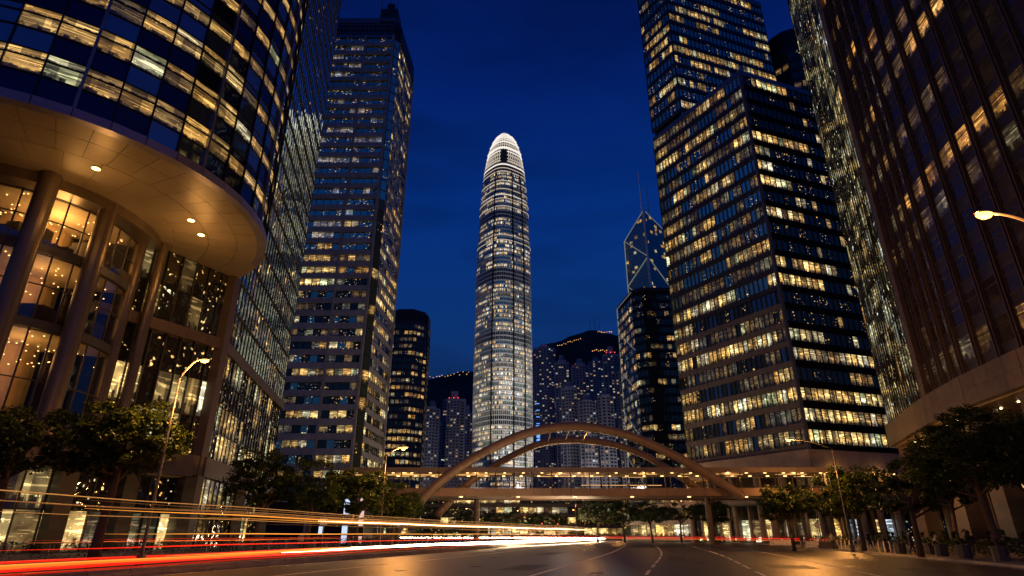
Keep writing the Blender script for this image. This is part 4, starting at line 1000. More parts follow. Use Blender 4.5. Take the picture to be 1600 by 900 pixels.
# ------------------------------------------------------------------ Bank-like prism tower and dark slabs in front
pr = thing('prism_tower', 'faceted glass tower with glowing diagonal edges and twin roof masts', 'skyscraper', (145, 560, 0))
def prism_tower():
    cx, cy = 143, 575
    L_ = Vector((119, 563)); F_ = Vector((138, 545)); Rr = Vector((172, 566)); Bk = Vector((150, 590))
    ZL, ZF, ZR, ZB = 288, 316, 292, 305
    bot = [(L_.x, L_.y, 0), (F_.x, F_.y, 0), (Rr.x, Rr.y, 0), (Bk.x, Bk.y, 0)]
    top = [(L_.x, L_.y, ZL), (F_.x, F_.y, ZF), (Rr.x, Rr.y, ZR), (Bk.x, Bk.y, ZB)]
    m = MB(); k = len(m.v); m.v += bot + top
    m.idx(k, [(3, 7, 6, 2), (0, 4, 7, 3), (4, 5, 7), (5, 6, 7)], 'pane_blue'); m.build('core', pr)
    g = MB(); rg = random.Random(3)
    for (a, b_, za, zb, nb) in ((L_, F_, ZL, ZF, 8), (F_, Rr, ZF, ZR, 12)):
        for j in range(75):
            z0, z1 = j * 4.2, (j + 1) * 4.2
            for i in range(nb):
                t0, t1 = i / nb, (i + 1) / nb; cap = za + (zb - za) * (t0 + t1) / 2
                if z0 > cap: continue
                cap0, cap1 = za + (zb - za) * t0, za + (zb - za) * t1
                p, q = a.lerp(b_, t0), a.lerp(b_, t1); mt = 'pane_blue_deep' if rg.random() > (.10 if z0 > 200 else .25) else 'pane_warm'
                g.face([(p.x, p.y, z0), (q.x, q.y, z0), (q.x, q.y, min(z1, cap1)), (p.x, p.y, min(z1, cap0))], mt, [(i + .01, j + .01), (i + .99, j + .01), (i + .99, j + .99), (i + .01, j + .99)])
    g.build('window_panes', pr, 'stuff')
    for j in range(0, 76):
        m = MB(); z_ = j * 4.2 + .01
        for (a, b_, za, zb) in ((L_, F_, ZL, ZF), (F_, Rr, ZF, ZR)):
            if z_ < min(za, zb): m.seg(a, b_, .15, .05, z_ - .25, z_ + .25, 'grey_metal')
        if m.f: m.build('floor_band', pr)
    def V3(p, z): return (p.x, p.y, z)
    o_ = Vector((-.3, -.6))
    edges = [(V3(L_, 0), V3(L_, ZL), .5), (V3(L_, ZL), V3(F_, ZF), .45), (V3(F_, ZF), V3(Rr, ZR), .45)]
    for z_ in (288, 236, 184, 132, 80):
        edges.append((V3(L_ + o_, z_), V3(F_ + o_, z_ - 26), .4)); edges.append((V3(L_ + o_, z_ - 52), V3(F_ + o_, z_ - 26), .4))
        edges.append((V3(F_ + o_, z_ - 26), V3(Rr + o_, z_ - 66), .4))
    for (a, b_, r_) in edges:
        m = MB(); m.tube([a, b_], r_, 'edge_light', 5); m.build('edge_strip', pr)
    m = MB(); m.tube([V3(F_, 0), V3(F_, ZF)], 1.5, 'silver_cladding', 6); m.build('corner_column', pr)
    for (x, y, zt) in ((137, 548, 366), (145, 552, 350)):
        m = MB(); m.tube([(x, y, 305), (x, y, 328), (x, y, zt)], [1.2, .8, .45], 'mast_metal', 6); m.build('roof_mast', pr)
solid('mast_metal', (.8, .8, .84), .4, .3, .1, 1, 0)
prism_tower()
d1 = thing('dark_tower', 'dark slab tower in front of the faceted tower with few lit windows', 'skyscraper', (66, 270, 0))
def dark1():
    A_, B_, B2, Cc = Vector((53.5, 284)), Vector((56.4, 261)), Vector((60.5, 257.5)), Vector((78, 258))
    H = 107
    m = MB(); m.prism([(p.x + .6, p.y + .9) for p in (A_, B_, B2, Cc)] + [(80, 285)], 0, H, 'dark_block'); m.build('core', d1)
    facade(d1, [A_, B_], 5, 25, 4.0, 2.4, 1.0, 0, lit_grid(25, 12, 8, (.3, .2, .05), 1), ['pane_dark_speck', 'pane_dim', 'pane_warm', 'pane_warm'], band='dark_metal', band_out=.15)
    facade(d1, [B_, B2, Cc], 5, 25, 4.0, 1.9, 1.4, 0, lit_grid(25, 14, 18, lambda j: (.1, .35, .0) if j in (14, 17, 9, 6, 4) else (.15, .04, .0), 1), [('pane_dark', 'pane_dark_speck', 'pane_dark'), 'pane_dim', 'pane_warm', 'pane_bright'], band='black_frame', band_out=.15, mullion='black_frame', mull_out=.12, glow_u=40)
    m = MB(); m.tube([(A_.x, A_.y, 0), (A_.x, A_.y, H + .5)], .22, 'edge_light', 5); m.build('edge_strip', d1)
    m = MB(); m.tube([(A_.x, A_.y, H + .4), (B_.x, B_.y, H + .5)], .2, 'edge_light', 5); m.build('edge_strip', d1)
    for z_ in (95, 75, 55, 35):
        m = MB(); m.tube([(A_.x - .3, A_.y - .1, z_), (B_.x - .3, B_.y - .1, z_ - 16)], .13, 'edge_light', 5); m.build('edge_strip', d1)
    m = MB(); m.prism([(p.x, p.y) for p in (A_, B_, B2, Cc)] + [(80, 285)], H, H + 1.6, 'dark_metal'); m.build('roof', d1)
dark1()

# ------------------------------------------------------------------ residential towers below the hill
def resi(px_x, y, wd, H, seed, label, tone='residential_wall', blue=False):
    t = thing('residential_tower', label, 'apartment tower', (px_x, y, 0), 'apartment towers below the hill')
    rg = random.Random(seed); b = MB(); w2 = wd / 2
    b.box(px_x - w2, y - w2 * .6, 0, px_x + w2, y + w2 * .6, H, tone); b.box(px_x - w2 * .55, y - w2, 0, px_x + w2 * .55, y + w2, H + rg.uniform(-1, 3), tone)
    b.box(px_x - w2 * .3, y - w2 * .4, H, px_x + w2 * .3, y + w2 * .4, H + rg.uniform(5, 10), tone); b.build('wall', t)
    win = MB(); nf = int(H / 3.3)
    for j in range(nf):
        z = 3 + j * 3.3
        if z > H - 3: break
        for (x0, x1, yy) in ((-w2, -w2 * .55, y - w2 * .6), (-w2 * .55, w2 * .55, y - w2), (w2 * .55, w2, y - w2 * .6)):
            n_ = max(1, int((x1 - x0) / 3.0))
            for i in range(n_):
                a = px_x + x0 + (x1 - x0) * (i + .2) / n_; c = px_x + x0 + (x1 - x0) * (i + .8) / n_
                lit = rg.random() < .17
                U, V = rg.randint(0, 400), j
                win.face([(a, yy - .12, z), (c, yy - .12, z), (c, yy - .12, z + 1.9), (a, yy - .12, z + 1.9)], 'pane_resi' if lit else 'pane_resi_off', [(U + .01, V + .01), (U + .99, V + .01), (U + .99, V + .99), (U + .01, V + .99)])
    win.build('window_panes', t, 'stuff')
    bl = MB()
    for j in range(0, nf, 1):
        z = 2.4 + j * 3.3
        if z > H - 3: break
        bl.box(px_x - w2 * .62, y - w2 - .5, z, px_x - w2 * .3, y - w2 - .02, z + .25, tone); bl.box(px_x + w2 * .3, y - w2 - .5, z, px_x + w2 * .62, y - w2 - .02, z + .25, tone)
    bl.build('balconies', t, 'stuff')
    return t
RT = [  # px centre, width px, top y, distance, words
    (676, 24, 632, 640, 'pale narrow apartment tower nearest the dark eight-sided tower'), (711, 34, 618, 680, 'broad grey apartment tower between the eight-sided tower and the landmark tower'),
    (731, 16, 640, 720, 'slim dark apartment tower touching the left side of the landmark tower'), (694, 18, 655, 740, 'lower apartment tower in the gap between the two grey ones on the left'),
    (850, 34, 540, 820, 'bluish apartment tower with red roof lamps right beside the landmark tower'), (877, 22, 560, 700, 'narrow tower behind the bluish one, left foot of the hill'),
    (905, 26, 566, 740, 'tower with rounded roof under the hill slope'), (930, 22, 560, 820, 'tall grey tower below the middle of the hill'),
    (953, 24, 548, 700, 'tallest grey apartment tower just left of the dark slab'), (970, 20, 575, 640, 'tower half hidden by the dark slab with the glowing edge'),
    (888, 24, 600, 620, 'lower dark apartment tower in front of the hill towers, left'), (916, 26, 620, 600, 'lower apartment tower in the centre front row'), (944, 24, 612, 610, 'lower apartment tower, right end of the front row')]
def ray(px, py):
    u, v = (px - 800) / 929, (450 - py) / 929; s_, c_ = math.sin(R(22.5)), math.cos(R(22.5))
    return u / (c_ - v * s_), (s_ + v * c_) / (c_ - v * s_)
for k, (px, wp, ty, dist, lab) in enumerate(RT):
    x, z = ray(px, ty); t = resi(x * dist, dist, wp / 929 / .97 * dist, z * dist - 4, k, lab)
    if k in (1, 4, 6, 8):
        for q in range(3):
            m = MB(); m.box(x * dist - 6 + 5 * q, dist - 8, z * dist - 3, x * dist - 5.2 + 5 * q, dist - 7, z * dist - 2.3, 'red_lamp'); m.build('roof_lamp', t)
    if k == 4:
        for q in range(7):
            m = MB(); zz = 112 + 9 * q; m.box(x * dist - 13, dist - 9.6, zz, x * dist - 8, dist - 9.2, zz + (7 if q < 3 else .8), 'blue_sign'); m.build('light_panel', t)

# ------------------------------------------------------------------ hill
def hill():
    prof = [(-.6, .10), (-.3, .18), (-.145, .246), (-.07, .26), (0, .275), (.076, .312), (.11, .326), (.1415, .335), (.17, .33), (.2, .32), (.3, .27), (.5, .19), (.8, .1)]
    D = 2000; b = MB(); nx, ny = 120, 24
    def hz(x):
        for (a, c), (d, e) in zip(prof[:-1], prof[1:]):
            if a <= x <= d: t = (x - a) / (d - a); t = t * t * (3 - 2 * t); return c + (e - c) * t
        return .08
    k = 0
    for i in range(nx + 1):
        x = -.6 + 1.4 * i / nx
        for j in range(ny + 1):
            t = j / ny; d = 1150 + (D - 1150) * t if t <= 1 else D
            h = hz(x) * D * (t ** 1.3) + noise.noise(Vector((x * 14, t * 5, 0))) * 26 * t * (1.15 - t) * 2 + noise.noise(Vector((x * 90, t * 20, 3))) * 5 * t
            b.v.append((x * D * (.8 + .2 * t), d, h))
    fs = [(i * (ny + 1) + j, (i + 1) * (ny + 1) + j, (i + 1) * (ny + 1) + j + 1, i * (ny + 1) + j + 1) for i in range(nx) for j in range(ny)]
    b.idx(0, fs, 'hill_scrub'); b.build('hill', kind='structure', smooth=True)
    rg = random.Random(12); l = MB()
    spots = []
    for i in range(16): spots.append((670 + 66 * i / 15 + rg.uniform(-1, 1), 588 - 8 * i / 15 + rg.uniform(-1, 4)))
    for i in range(12): spots.append((868 + 34 * i / 11, 540 - 12 * i / 11 + rg.uniform(-1, 2)))
    for i in range(9): spots.append((920 + 24 * i / 8, 548 - 1 * (i % 3)))
    for i in range(9): spots.append((928 + 20 * i / 8, 517 + rg.uniform(0, 2)))
    for (px, py) in spots:
        x, z = ray(px, py); d = 1900; s_ = rg.uniform(.8, 1.6)
        l.box(x * d - s_, d - 90, z * (d - 90), x * d + s_, d - 88, z * (d - 90) + s_ * 1.4, 'hill_lamp')
    l.build('hillside_lamps', kind='stuff', label='scattered orange lamps along the hill ridge')
    for k, (px, py, h, lb) in enumerate([(922, 516, 60, 'thin mast on the hilltop, left one'), (930, 515, 75, 'tallest thin mast on the hilltop'), (937, 516, 50, 'thin mast on the hilltop, right one'), (700, 584, 45, 'thin mast on the far left ridge')]):
        x, z = ray(px, py); m = MB(); m.tube([(x * 2000, 2000, z * 2000 - 30), (x * 2000, 2000, z * 2000 + h * .6)], [1.2, .5], 'dark_metal', 4); tag(m.build('radio_mast'), lb, 'mast', 'hilltop masts')
hill()

for (x, y, e_) in ((-85, 560, 2.2e4), (40, 520, 2e4), (85, 560, 2.2e4), (60, 500, 1.0e4), (125, 600, 2e4)):  # added fill lights that brighten the towers, for unseen street lighting below
    l = bpy.data.lights.new('district_glow', 'POINT'); l.energy = e_; l.color = (1, .86, .80); l.shadow_soft_size = 3
    o = bpy.data.objects.new('district_fill_light', l); C.objects.link(o); o.location = (x, y, 40)
# ------------------------------------------------------------------ footbridge
fb = thing('footbridge', 'covered footbridge with two pale steel arches crossing the road', 'footbridge', (10, 104, 0))
def footbridge():
    Y0, Y1 = 100, 109; XL, XR = -27, 52
    arch1 = cr([(-19.5, .1), (-14.5, 6.3), (-10.3, 10.2), (-4.2, 14.0), (2.5, 16.9), (9.6, 18.0), (16, 17.3), (21.5, 15.6), (28.5, 12.1), (34.7, 8.2), (36.4, 6.9)], 6)
    arch2 = cr([(-13, 4.5), (-8.9, 8.8), (-4.5, 12.0), (0, 14.5), (5, 16.6), (10.4, 17.3), (17, 16.8), (22.6, 15.1), (27, 12.7), (30.8, 10.2), (35, 7)], 6)
    b = MB(); b.tube([(p.x, Y0 - .9, p.y) for p in arch1], .72, 'painted_steel', 16); b.build('arch', fb, smooth=True)
    b = MB(); b.tube([(p.x, Y1 + .6, p.y) for p in arch2], .62, 'painted_steel', 16); b.build('arch', fb, smooth=True)
    # panelled fascia, deck, roof
    n_ = 26
    for k in range(n_):
        x0, x1 = XL + (XR - XL) * k / n_, XL + (XR - XL) * (k + 1) / n_
        m = MB(); m.box(x0 + .02, Y0 - .1, 7.25, x1 - .02, Y0 + .15, 8.4, 'painted_steel'); m.build('fascia_panel', fb)
        m = MB(); m.box(x0 + .02, Y0 - .5, 10.8, x1 - .02, Y0 + .2, 11.55, 'roof_steel'); m.build('roof_edge', fb)
        m = MB(); m.box(x0, Y0 + .2, 7.2, x1 - .02, Y1, 7.6, 'painted_steel'); m.build('deck_slab', fb)
        m = MB(); m.box(x0, Y0 + .2, 10.95, x1 - .02, Y1 + .5, 11.3, 'roof_steel'); m.build('roof_panel', fb)
        m = MB(); m.box(x0 + .02, Y1 - .15, 7.0, x1 - .02, Y1 + .1, 8.4, 'painted_steel'); m.build('fascia_panel', fb)
        for yy in (Y0 + .3, Y1 - .3):
            m = MB(); m.tube([(x0, yy, 7.6), (x0, yy, 10.95)], .09, 'lamp_metal', 6); m.build('post', fb)
        link_mesh('glass_panel', window_mesh(x1 - x0 - .1, 1.55, 'bridge_glass', 'lamp_metal', .04), fb, (x0 + .05, Y0 + .25, 8.5), 0)
        m = MB(); m.box(x0 + 1.3, Y0 + 1.2, 10.82, x0 + 1.7, Y0 + 1.5, 10.93, 'bridge_lamp'); m.build('ceiling_lamp', fb)
        m = MB(); m.box(x0 + 1.0, Y1 - 1.8, 10.82, x0 + 1.5, Y1 - 1.6, 10.93, 'bridge_lamp'); m.build('ceiling_lamp', fb)
        if k % 3 == 0:
            m = MB(); m.box(x0 + .4, Y0 + .5, 7.06, x0 + .9, Y0 + .8, 7.18, 'bridge_lamp'); m.build('under_lamp', fb)
    m = MB(); m.box(XL, Y0 + 4.4, 10.78, -4, Y0 + 4.6, 10.88, 'bridge_strip'); m.build('strip_lamp', fb)
    m = MB(); m.box(12, Y1 - .5, 9.4, 26, Y1 - .42, 9.5, 'bridge_strip'); m.build('handrail_lamp', fb)
    rg = random.Random(31)
    for k in range(22):
        x = rg.uniform(-20, 50); L_ = rg.uniform(1.2, 4.5); m = MB(); yy = rg.choice((Y0 + 2.5, Y0 + 6.2, Y1 - 1.0)); zz = rg.choice((10.7, 10.72, 10.74)) + .01 * (k % 3)
        m.box(x, yy + .06 * k * .3, zz, x + L_, yy + .06 * k * .3 + .08, zz + .06, 'bridge_strip'); m.build('strip_lamp', fb)
    for k in range(30):
        x = -22 + 2.5 * k; m = MB(); m.box(x, Y1 - .5, 7.75, x + .9, Y1 - .42, 8.1 + .25 * rg.random(), 'bridge_low'); m.build('parapet_light', fb)
    m = MB()
    for yy in (Y0 + .4, Y1 - .4): m.tube([(XL, yy, 8.75), (XR, yy, 8.75)], .04, 'lamp_metal', 5)
    m.build('handrail', fb)
    for x, yy in ((-20, 104.5), (-6, 108.2), (33, 106.5), (43, 104.5), (51, 104.5)):
        m = MB(); m.prism([(x + .5 * math.cos(a * PI / 8), yy + .5 * math.sin(a * PI / 8)) for a in range(16)], 0, 7.2, 'belt_stone'); m.build('column', fb)
    for k in range(2, len(arch1) - 2, 5):
        p, q = arch1[k], arch1[k + 1]; t_ = (q - p).normalized() * .07; m = MB(); m.tube([(p.x - t_.x, Y0 - .9, p.y - t_.y), (p.x + t_.x, Y0 - .9, p.y + t_.y)], .78, 'roof_steel', 16); m.build('flange', fb)
    for k in range(2, len(arch2) - 2, 5):
        p, q = arch2[k], arch2[k + 1]; t_ = (q - p).normalized() * .07; m = MB(); m.tube([(p.x - t_.x, Y1 + .6, p.y - t_.y), (p.x + t_.x, Y1 + .6, p.y + t_.y)], .68, 'roof_steel', 16); m.build('flange', fb)
    # cross ties at the crown of the arches and hangers
    for x in (6.5, 9.6, 12.7):
        z1 = min(arch1, key=lambda p: abs(p.x - x)).y; z2 = min(arch2, key=lambda p: abs(p.x - x)).y
        m = MB(); m.tube([(x, Y0 - .9, z1), (x, Y1 + .6, z2)], .16, 'painted_steel', 6); m.build('cross_tie', fb)
    for x in range(-6, 31, 4):
        z1 = min(arch1, key=lambda p: abs(p.x - x)).y
        m = MB(); m.tube([(x, Y0 - .9, z1), (x, Y0 - .35, 11.7)], .035, 'lamp_metal', 4); m.build('hanger', fb)
    m = MB(); m.prism([(-21, 97.6), (-17.5, 97.6), (-17.5, 100.6), (-21, 100.6)], 0, 1.6, 'pale_concrete'); m.build('arch_foot', fb)
solid('roof_steel', (.22, .17, .145), .5, .1, .12, .5, .05)
footbridge()
for x in (-18, -6, 8, 22, 36, 47):
    l = bpy.data.lights.new('bridge_ceiling', 'POINT'); l.energy = 260; l.color = (1, .5, .15); l.shadow_soft_size = .2
    o = bpy.data.objects.new('bridge_ceiling_light', l); C.objects.link(o); o.location = (x, 103.5, 10.3)

# ------------------------------------------------------------------ street lamps
def lamp(x, y, h, arms, label, energy=5200, seed=0, head_scale=.6, droop=0):
    t = thing('street_lamp', label, 'street lamp', (x, y, 0), 'street lamps along the road')
    b = MB(); b.tube([(x, y, .1), (x, y, 1.2), (x, y, h * .55), (x, y, h - .9)], [.10, .08, .065, .05], 'lamp_metal', 10); b.build('pole', t, smooth=True)
    b = MB(); b.prism([(x + .2 * math.cos(a * PI / 6), y + .2 * math.sin(a * PI / 6)) for a in range(12)], .1, .7, 'lamp_metal'); b.build('pole_base', t)
    for (ax, ay) in arms:
        L = math.hypot(ax, ay)
        pts = [(x + ax * s_, y + ay * s_, h - .9 + .9 * math.sin(s_ * PI / 2)) for s_ in [k / 8 for k in range(9)]]
        b = MB(); b.tube(pts, [.055] * 9, 'lamp_metal', 8); b.build('arm', t, smooth=True)
        hx, hy, ux, uy = x + ax, y + ay, ax / L, ay / L
        d = Vector((ux, uy, 0)); n2 = Vector((-uy, ux, 0)); c = Vector((hx, hy, h)) + d * .25
        b = MB(); ringp = []
        for (s_, wv, zt, zb) in ((-.45, .05, .04, -.03), (-.1, .10, .09, -.03), (.2, .12, .10, -.03), (.42, .09, .07, -.03), (.5, .04, .02, -.03)):
            ringp.append([c + d * s_ * head_scale + n2 * wv, c + d * s_ * head_scale + n2 * wv * .6 + Vector((0, 0, zt)), c + d * s_ * head_scale - n2 * wv * .6 + Vector((0, 0, zt)), c + d * s_ * head_scale - n2 * wv, c + d * s_ * head_scale + Vector((0, 0, zb))])
        k = len(b.v)
        for rr_ in ringp: b.v += [tuple(p) for p in rr_]
        fs = [(i * 5 + j, i * 5 + (j + 1) % 5, (i + 1) * 5 + (j + 1) % 5, (i + 1) * 5 + j) for i in range(4) for j in range(5)]
        b.idx(k, fs + [(0, 1, 2, 3, 4), (24, 23, 22, 21, 20)], 'lamp_metal'); hd = b.build('lamp_head', t)
        b = MB(); rg_ = []
        b.v = []
        for i in range(5):
            for j in range(8):
                an = PI * j / 7 ; ph = -PI / 2 + PI * i / 4
                b.v.append(tuple(c + d * (.04 + .24 * math.sin(ph)) + n2 * (.16 * math.cos(ph) * math.cos(an)) + Vector((0, 0, -.03 - .17 * math.cos(ph) * math.sin(an)))))
        b.idx(0, [(i * 8 + j, (i + 1) * 8 + j, (i + 1) * 8 + j + 1, i * 8 + j + 1) for i in range(4) for j in range(7)], 'street_bulb')
        bo = b.build('bulb', None, smooth=True); bo.parent = hd; bo.matrix_parent_inverse = Matrix()
        l = bpy.data.lights.new('street_light', 'POINT'); l.energy = energy; l.color = (1, .40, .09); l.shadow_soft_size = .15
        o = bpy.data.objects.new('street_light', l); C.objects.link(o); o.location = (c.x, c.y, h - .75)
    return t
lamp(-17.4, 30.6, 10.1, [(.95, -.2)], 'street lamp glowing in front of the round-fronted block, left', 3300)
lamp(-13.2, 64.3, 10.1, [(1.7, 0), (1.3, 1.2)], 'twin-armed street lamp among the trees left of the footbridge', 2000)
lamp(30.4, 58, 10.0, [(-3.6, .2)], 'street lamp with a long curved arm left of the right-hand trees', 4200)
lamp(42.4, 88.5, 9.8, [(3.2, 0)], 'lower-looking street lamp in front of the lit colonnade on the right', 2800)
lamp(16.0, 15.2, 10.2, [(-2.05, -.1)], 'nearest street lamp, its head glowing before the brown block at far right', 1500)
lamp(-30, 8, 10.2, [(2.5, 0)], 'street lamp on the left pavement beside the viewer, lighting the near trees', 1500)
lamp(19.5, -16, 10, [(-3, 0)], 'street lamp behind the viewer on the right kerb', 1500)
lamp(14, 140, 10, [(2.4, 0)], 'distant street lamp on the bend beyond the footbridge', 3500)

for k, (x, y, lab) in enumerate([(-12, 196, 'far street lamp under the left half of the footbridge'), (4, 214, 'far street lamp under the middle of the footbridge'), (22, 206, 'far street lamp just left of the bend'), (31, 176, 'far street lamp on the outside of the bend'), (40, 138, 'street lamp behind the footbridge among the lit trees')]):
    lamp(x, y, 9, [(-1.8, 0)], lab, 1500)
# ------------------------------------------------------------------ trees
CROWNS = {}
def crown_mesh(seed, rx, rz, nclump, per, leaf, mat='leaf'):
    key = (seed, rx, rz, nclump, per, leaf)
    if key in CROWNS: return CROWNS[key]
    rg = random.Random(seed); b = MB(); clumps = []
    while len(clumps) < nclump:
        x, y, z = rg.uniform(-1, 1), rg.uniform(-1, 1), rg.uniform(-.75, 1)
        rr = math.sqrt(x * x + y * y + z * z)
        if rr > 1 or rr < .35: continue
        k = 1 + .25 * noise.noise(Vector((x * 2 + seed, y * 2, z * 2)))
        clumps.append((x * rx * k, y * rx * k, z * rz * k))
    mi = b.mi(mat)
    for (cx, cy, cz) in clumps:
        cr_ = rg.choice((.28, .4, .55, .75)) * rx * .33
        for _ in range(int(per * rg.uniform(.35, 1.2))):
            a = rg.uniform(0, 2 * PI); s_ = rg.uniform(-1, 1); q = math.sqrt(1 - s_ * s_); rad = cr_ * rg.uniform(.55, 1.05)
            p = Vector((cx + rad * q * math.cos(a), cy + rad * q * math.sin(a), cz + rad * s_ * .6))
            d = Vector((rg.gauss(0, 1), rg.gauss(0, 1), rg.gauss(0, .5) - .25)).normalized(); e = d.cross(Vector((rg.gauss(0, .4), rg.gauss(0, .4), 1))).normalized()
            L, W = leaf * rg.uniform(.7, 1.3), leaf * rg.uniform(.28, .42)
            k = len(b.v); b.v += [tuple(p), tuple(p + d * L * .5 + e * W), tuple(p + d * L), tuple(p + d * L * .5 - e * W)]
            b.f.append((k, k + 1, k + 2, k + 3)); b.m.append(mi); b.uv.extend([(0, 0)] * 4)
    me = b.mesh('crown'); CROWNS[key] = (me, clumps); return CROWNS[key]
TRUNKS = {}
def trunk_mesh(seed, rx, rz, zc, clumps, th):
    key = (seed, rx, zc)
    if key in TRUNKS: return TRUNKS[key]
    rg = random.Random(seed + 100); b = MB(); zt = zc - rz * .55
    lean = rg.uniform(-.25, .25)
    b.tube([(0, 0, 0), (lean * .3, 0, zt * .3), (lean, .1, zt * .7), (lean * 1.3, .1, zt + .3)], [th * 1.25, th, th * .85, th * .7], 'bark', 9)
    for i, (cx, cy, cz) in enumerate(clumps[::max(1, len(clumps) // 14)]):
        e = Vector((cx, cy, cz + zc)); s_ = Vector((lean * 1.2, .1, zt * rg.uniform(.7, 1.05))); mid = s_.lerp(e, .5) + Vector((rg.uniform(-.3, .3), rg.uniform(-.3, .3), rg.uniform(-.2, .4)))
        b.tube([s_, s_.lerp(mid, .5), mid, mid.lerp(e, .6), e], [th * .5, th * .4, th * .28, th * .16, th * .06], 'bark', 6)
    TRUNKS[key] = b.mesh('trunk', True); return TRUNKS[key]
def tree(x, y, seed, rx, rz, zc, label, n=60, per=160, leaf=.22, th=.2, rot=0, group=None):
    me, clumps = crown_mesh(seed, rx, rz, n, per, leaf); tm = trunk_mesh(seed, rx, rz, zc, clumps, th)
    t = thing('street_tree', label, 'tree', (x, y, .1), group); t.rotation_euler = (0, 0, rot)
    for nm, m_, z_ in (('crown', me, zc), ('trunk', tm, 0)):
        o = bpy.data.objects.new(nm, m_); C.objects.link(o); o.parent = t; o.location = (0, 0, z_)
    return t
G1 = 'trees on the left pavement'; G2 = 'trees on the right pavement'; G3 = 'trees behind the footbridge'
tree(-20.2, 31.5, 1, 3.0, 1.9, 6.0, 'broad tree left of the first street lamp, its lit crown before the podium', 130, 230, .2, .24, 0, G1)
tree(-26.2, 32.5, 2, 3.2, 1.9, 6.0, 'dark spreading tree left of the broad lit tree, near the left edge', 100, 180, .2, .24, 1, G1)
tree(-31.5, 35, 1, 3.4, 1.9, 6.4, 'dark tree crown cut by the left edge', 110, 190, .2, .24, 2, G1)
tree(-25.2, 63, 3, 3.7, 3.0, 6.6, 'leftmost of the dense dark trees before the banded tower', 90, 170, .28, .25, 0, G1)
tree(-20.6, 64.5, 4, 3.6, 2.8, 6.0, 'dense dark tree in the middle of the left clump', 90, 170, .28, .25, 0, G1)
tree(-16.2, 67, 3, 3.0, 2.4, 5.5, 'lower dense tree right of the clump, beside the twin-armed lamp', 90, 170, .28, .25, 2, G1)
tree(-13.8, 74, 4, 3.2, 2.3, 5.0, 'low tree at the left foot of the footbridge arch', 90, 170, .28, .2, 1, G1)
tree(-15.5, 86, 5, 3.4, 2.0, 4.4, 'small tree directly under the left arch foot', 60, 120, .3, .2, 0, G1)
tree(32.8, 60.5, 6, 3.3, 2.4, 5.4, 'rounded dark tree in front of the white-lit shop on the right', 90, 170, .26, .22, 0, G2)
tree(27.4, 63, 7, 2.4, 1.4, 4.6, 'small flat-crowned tree left of the rounded tree on the right pavement', 60, 120, .26, .16, 0, G2)
tree(31.2, 41.5, 8, 3.8, 2.8, 6.6, 'large dark tree at the right with its trunk forking low', 130, 190, .22, .26, 0, G2)
tree(36.5, 43.5, 6, 3.9, 2.9, 6.8, 'large dark tree cut by the right edge', 90, 170, .26, .26, 1, G2)
tree(29.2, 46.5, 7, 2.6, 2.0, 4.6, 'mid-sized dark tree between the rounded tree and the large one', 60, 120, .26, .2, 2, G2)
tree(38.6, 56, 8, 3.3, 2.4, 6.0, 'dark tree behind the large right-hand ones', 130, 190, .22, .2, 3, G2)
for k, (x, y, s_, rx, lb) in enumerate([(17, 128, 5, 3.6, 'first tree behind the footbridge, right of the bend'), (22, 126, 6, 3.4, 'yellow-lit tree behind the footbridge, second from the bend'), (27, 124, 5, 3.7, 'yellow-lit tree behind the footbridge, third from the bend'),
                                        (32, 122, 7, 3.4, 'tree behind the footbridge under the right arch end'), (37.5, 119, 6, 3.5, 'tree behind the footbridge, just right of the arch end'), (44, 104.5, 5, 3.2, 'tree under the footbridge deck, right'), (51, 99, 7, 3.2, 'tree in front of the terrace columns on the right'), (36.6, 80, 7, 2.6, 'small tree left of the lower-looking lamp on the right')]):
    tree(x, y, s_, rx, 2.5 if s_ != 7 else 1.6, 5.4, lb, 60 if s_ == 5 or s_ == 7 else 90, 120 if s_ == 5 or s_ == 7 else 170, .3 if s_ == 5 else .26, .2, k, G3)
for k, (x, y) in enumerate([(-6, 175), (0, 190), (8, 200), (-14, 182), (-22, 178), (14, 205), (-30, 168)]):
    tree(x, y, 5, 3.6, 2.5, 5.2, ['far tree under the footbridge, left of the bend', 'far tree under the middle of the footbridge', 'far tree straight behind the bend', 'far tree under the left half of the footbridge', 'far tree beside the left arch foot, small', 'rightmost of the far trees left of the bend', 'leftmost of the far trees under the footbridge'][k], 60, 120, .3, .2, k * 1.3, 'far trees seen under the footbridge')

# hedges on both sides
def hedge(pts, wd, h, name, seed, n_per=90):
    rg = random.Random(seed); b = MB(); mi = b.mi('hedge_leaf')
    for a, c in zip(pts[:-1], pts[1:]):
        L = (c - a).length
        for _ in range(int(L * n_per)):
            t = rg.random(); q = a.lerp(c, t); hh = h * (1 + .25 * noise.noise(Vector((q.x * .8, q.y * .8, seed))))
            p = Vector((q.x + rg.uniform(-wd, wd), q.y + rg.uniform(-wd, wd), .13 + hh * rg.random() ** .6))
            d = Vector((rg.gauss(0, 1), rg.gauss(0, 1), rg.gauss(.3, .6))).normalized(); e = d.cross(Vector((rg.gauss(0, .5), rg.gauss(0, .5), 1))).normalized(); Lf = rg.uniform(.12, .24)
            k = len(b.v); b.v += [tuple(p), tuple(p + d * Lf * .5 + e * Lf * .35), tuple(p + d * Lf), tuple(p + d * Lf * .5 - e * Lf * .35)]
            b.f.append((k, k + 1, k + 2, k + 3)); b.m.append(mi); b.uv.extend([(0, 0)] * 4)
    o = b.build(name, kind='stuff'); return o
RKs = [p for p in RK if 14 < p.y < 150]
hedge([p + Vector((4.2, 0)) for p in RKs if p.y < 60], .7, 1.1, 'hedge', 1, 170)['label'] = 'dark clipped hedge along the right pavement'
hedge([p + Vector((5.5, 0)) for p in RKs if p.y > 62], .6, 1.2, 'hedge', 2, 60)['label'] = 'dark low hedge behind the red streaks'
LLs = [p for p in LL if 10 < p.y < 130]
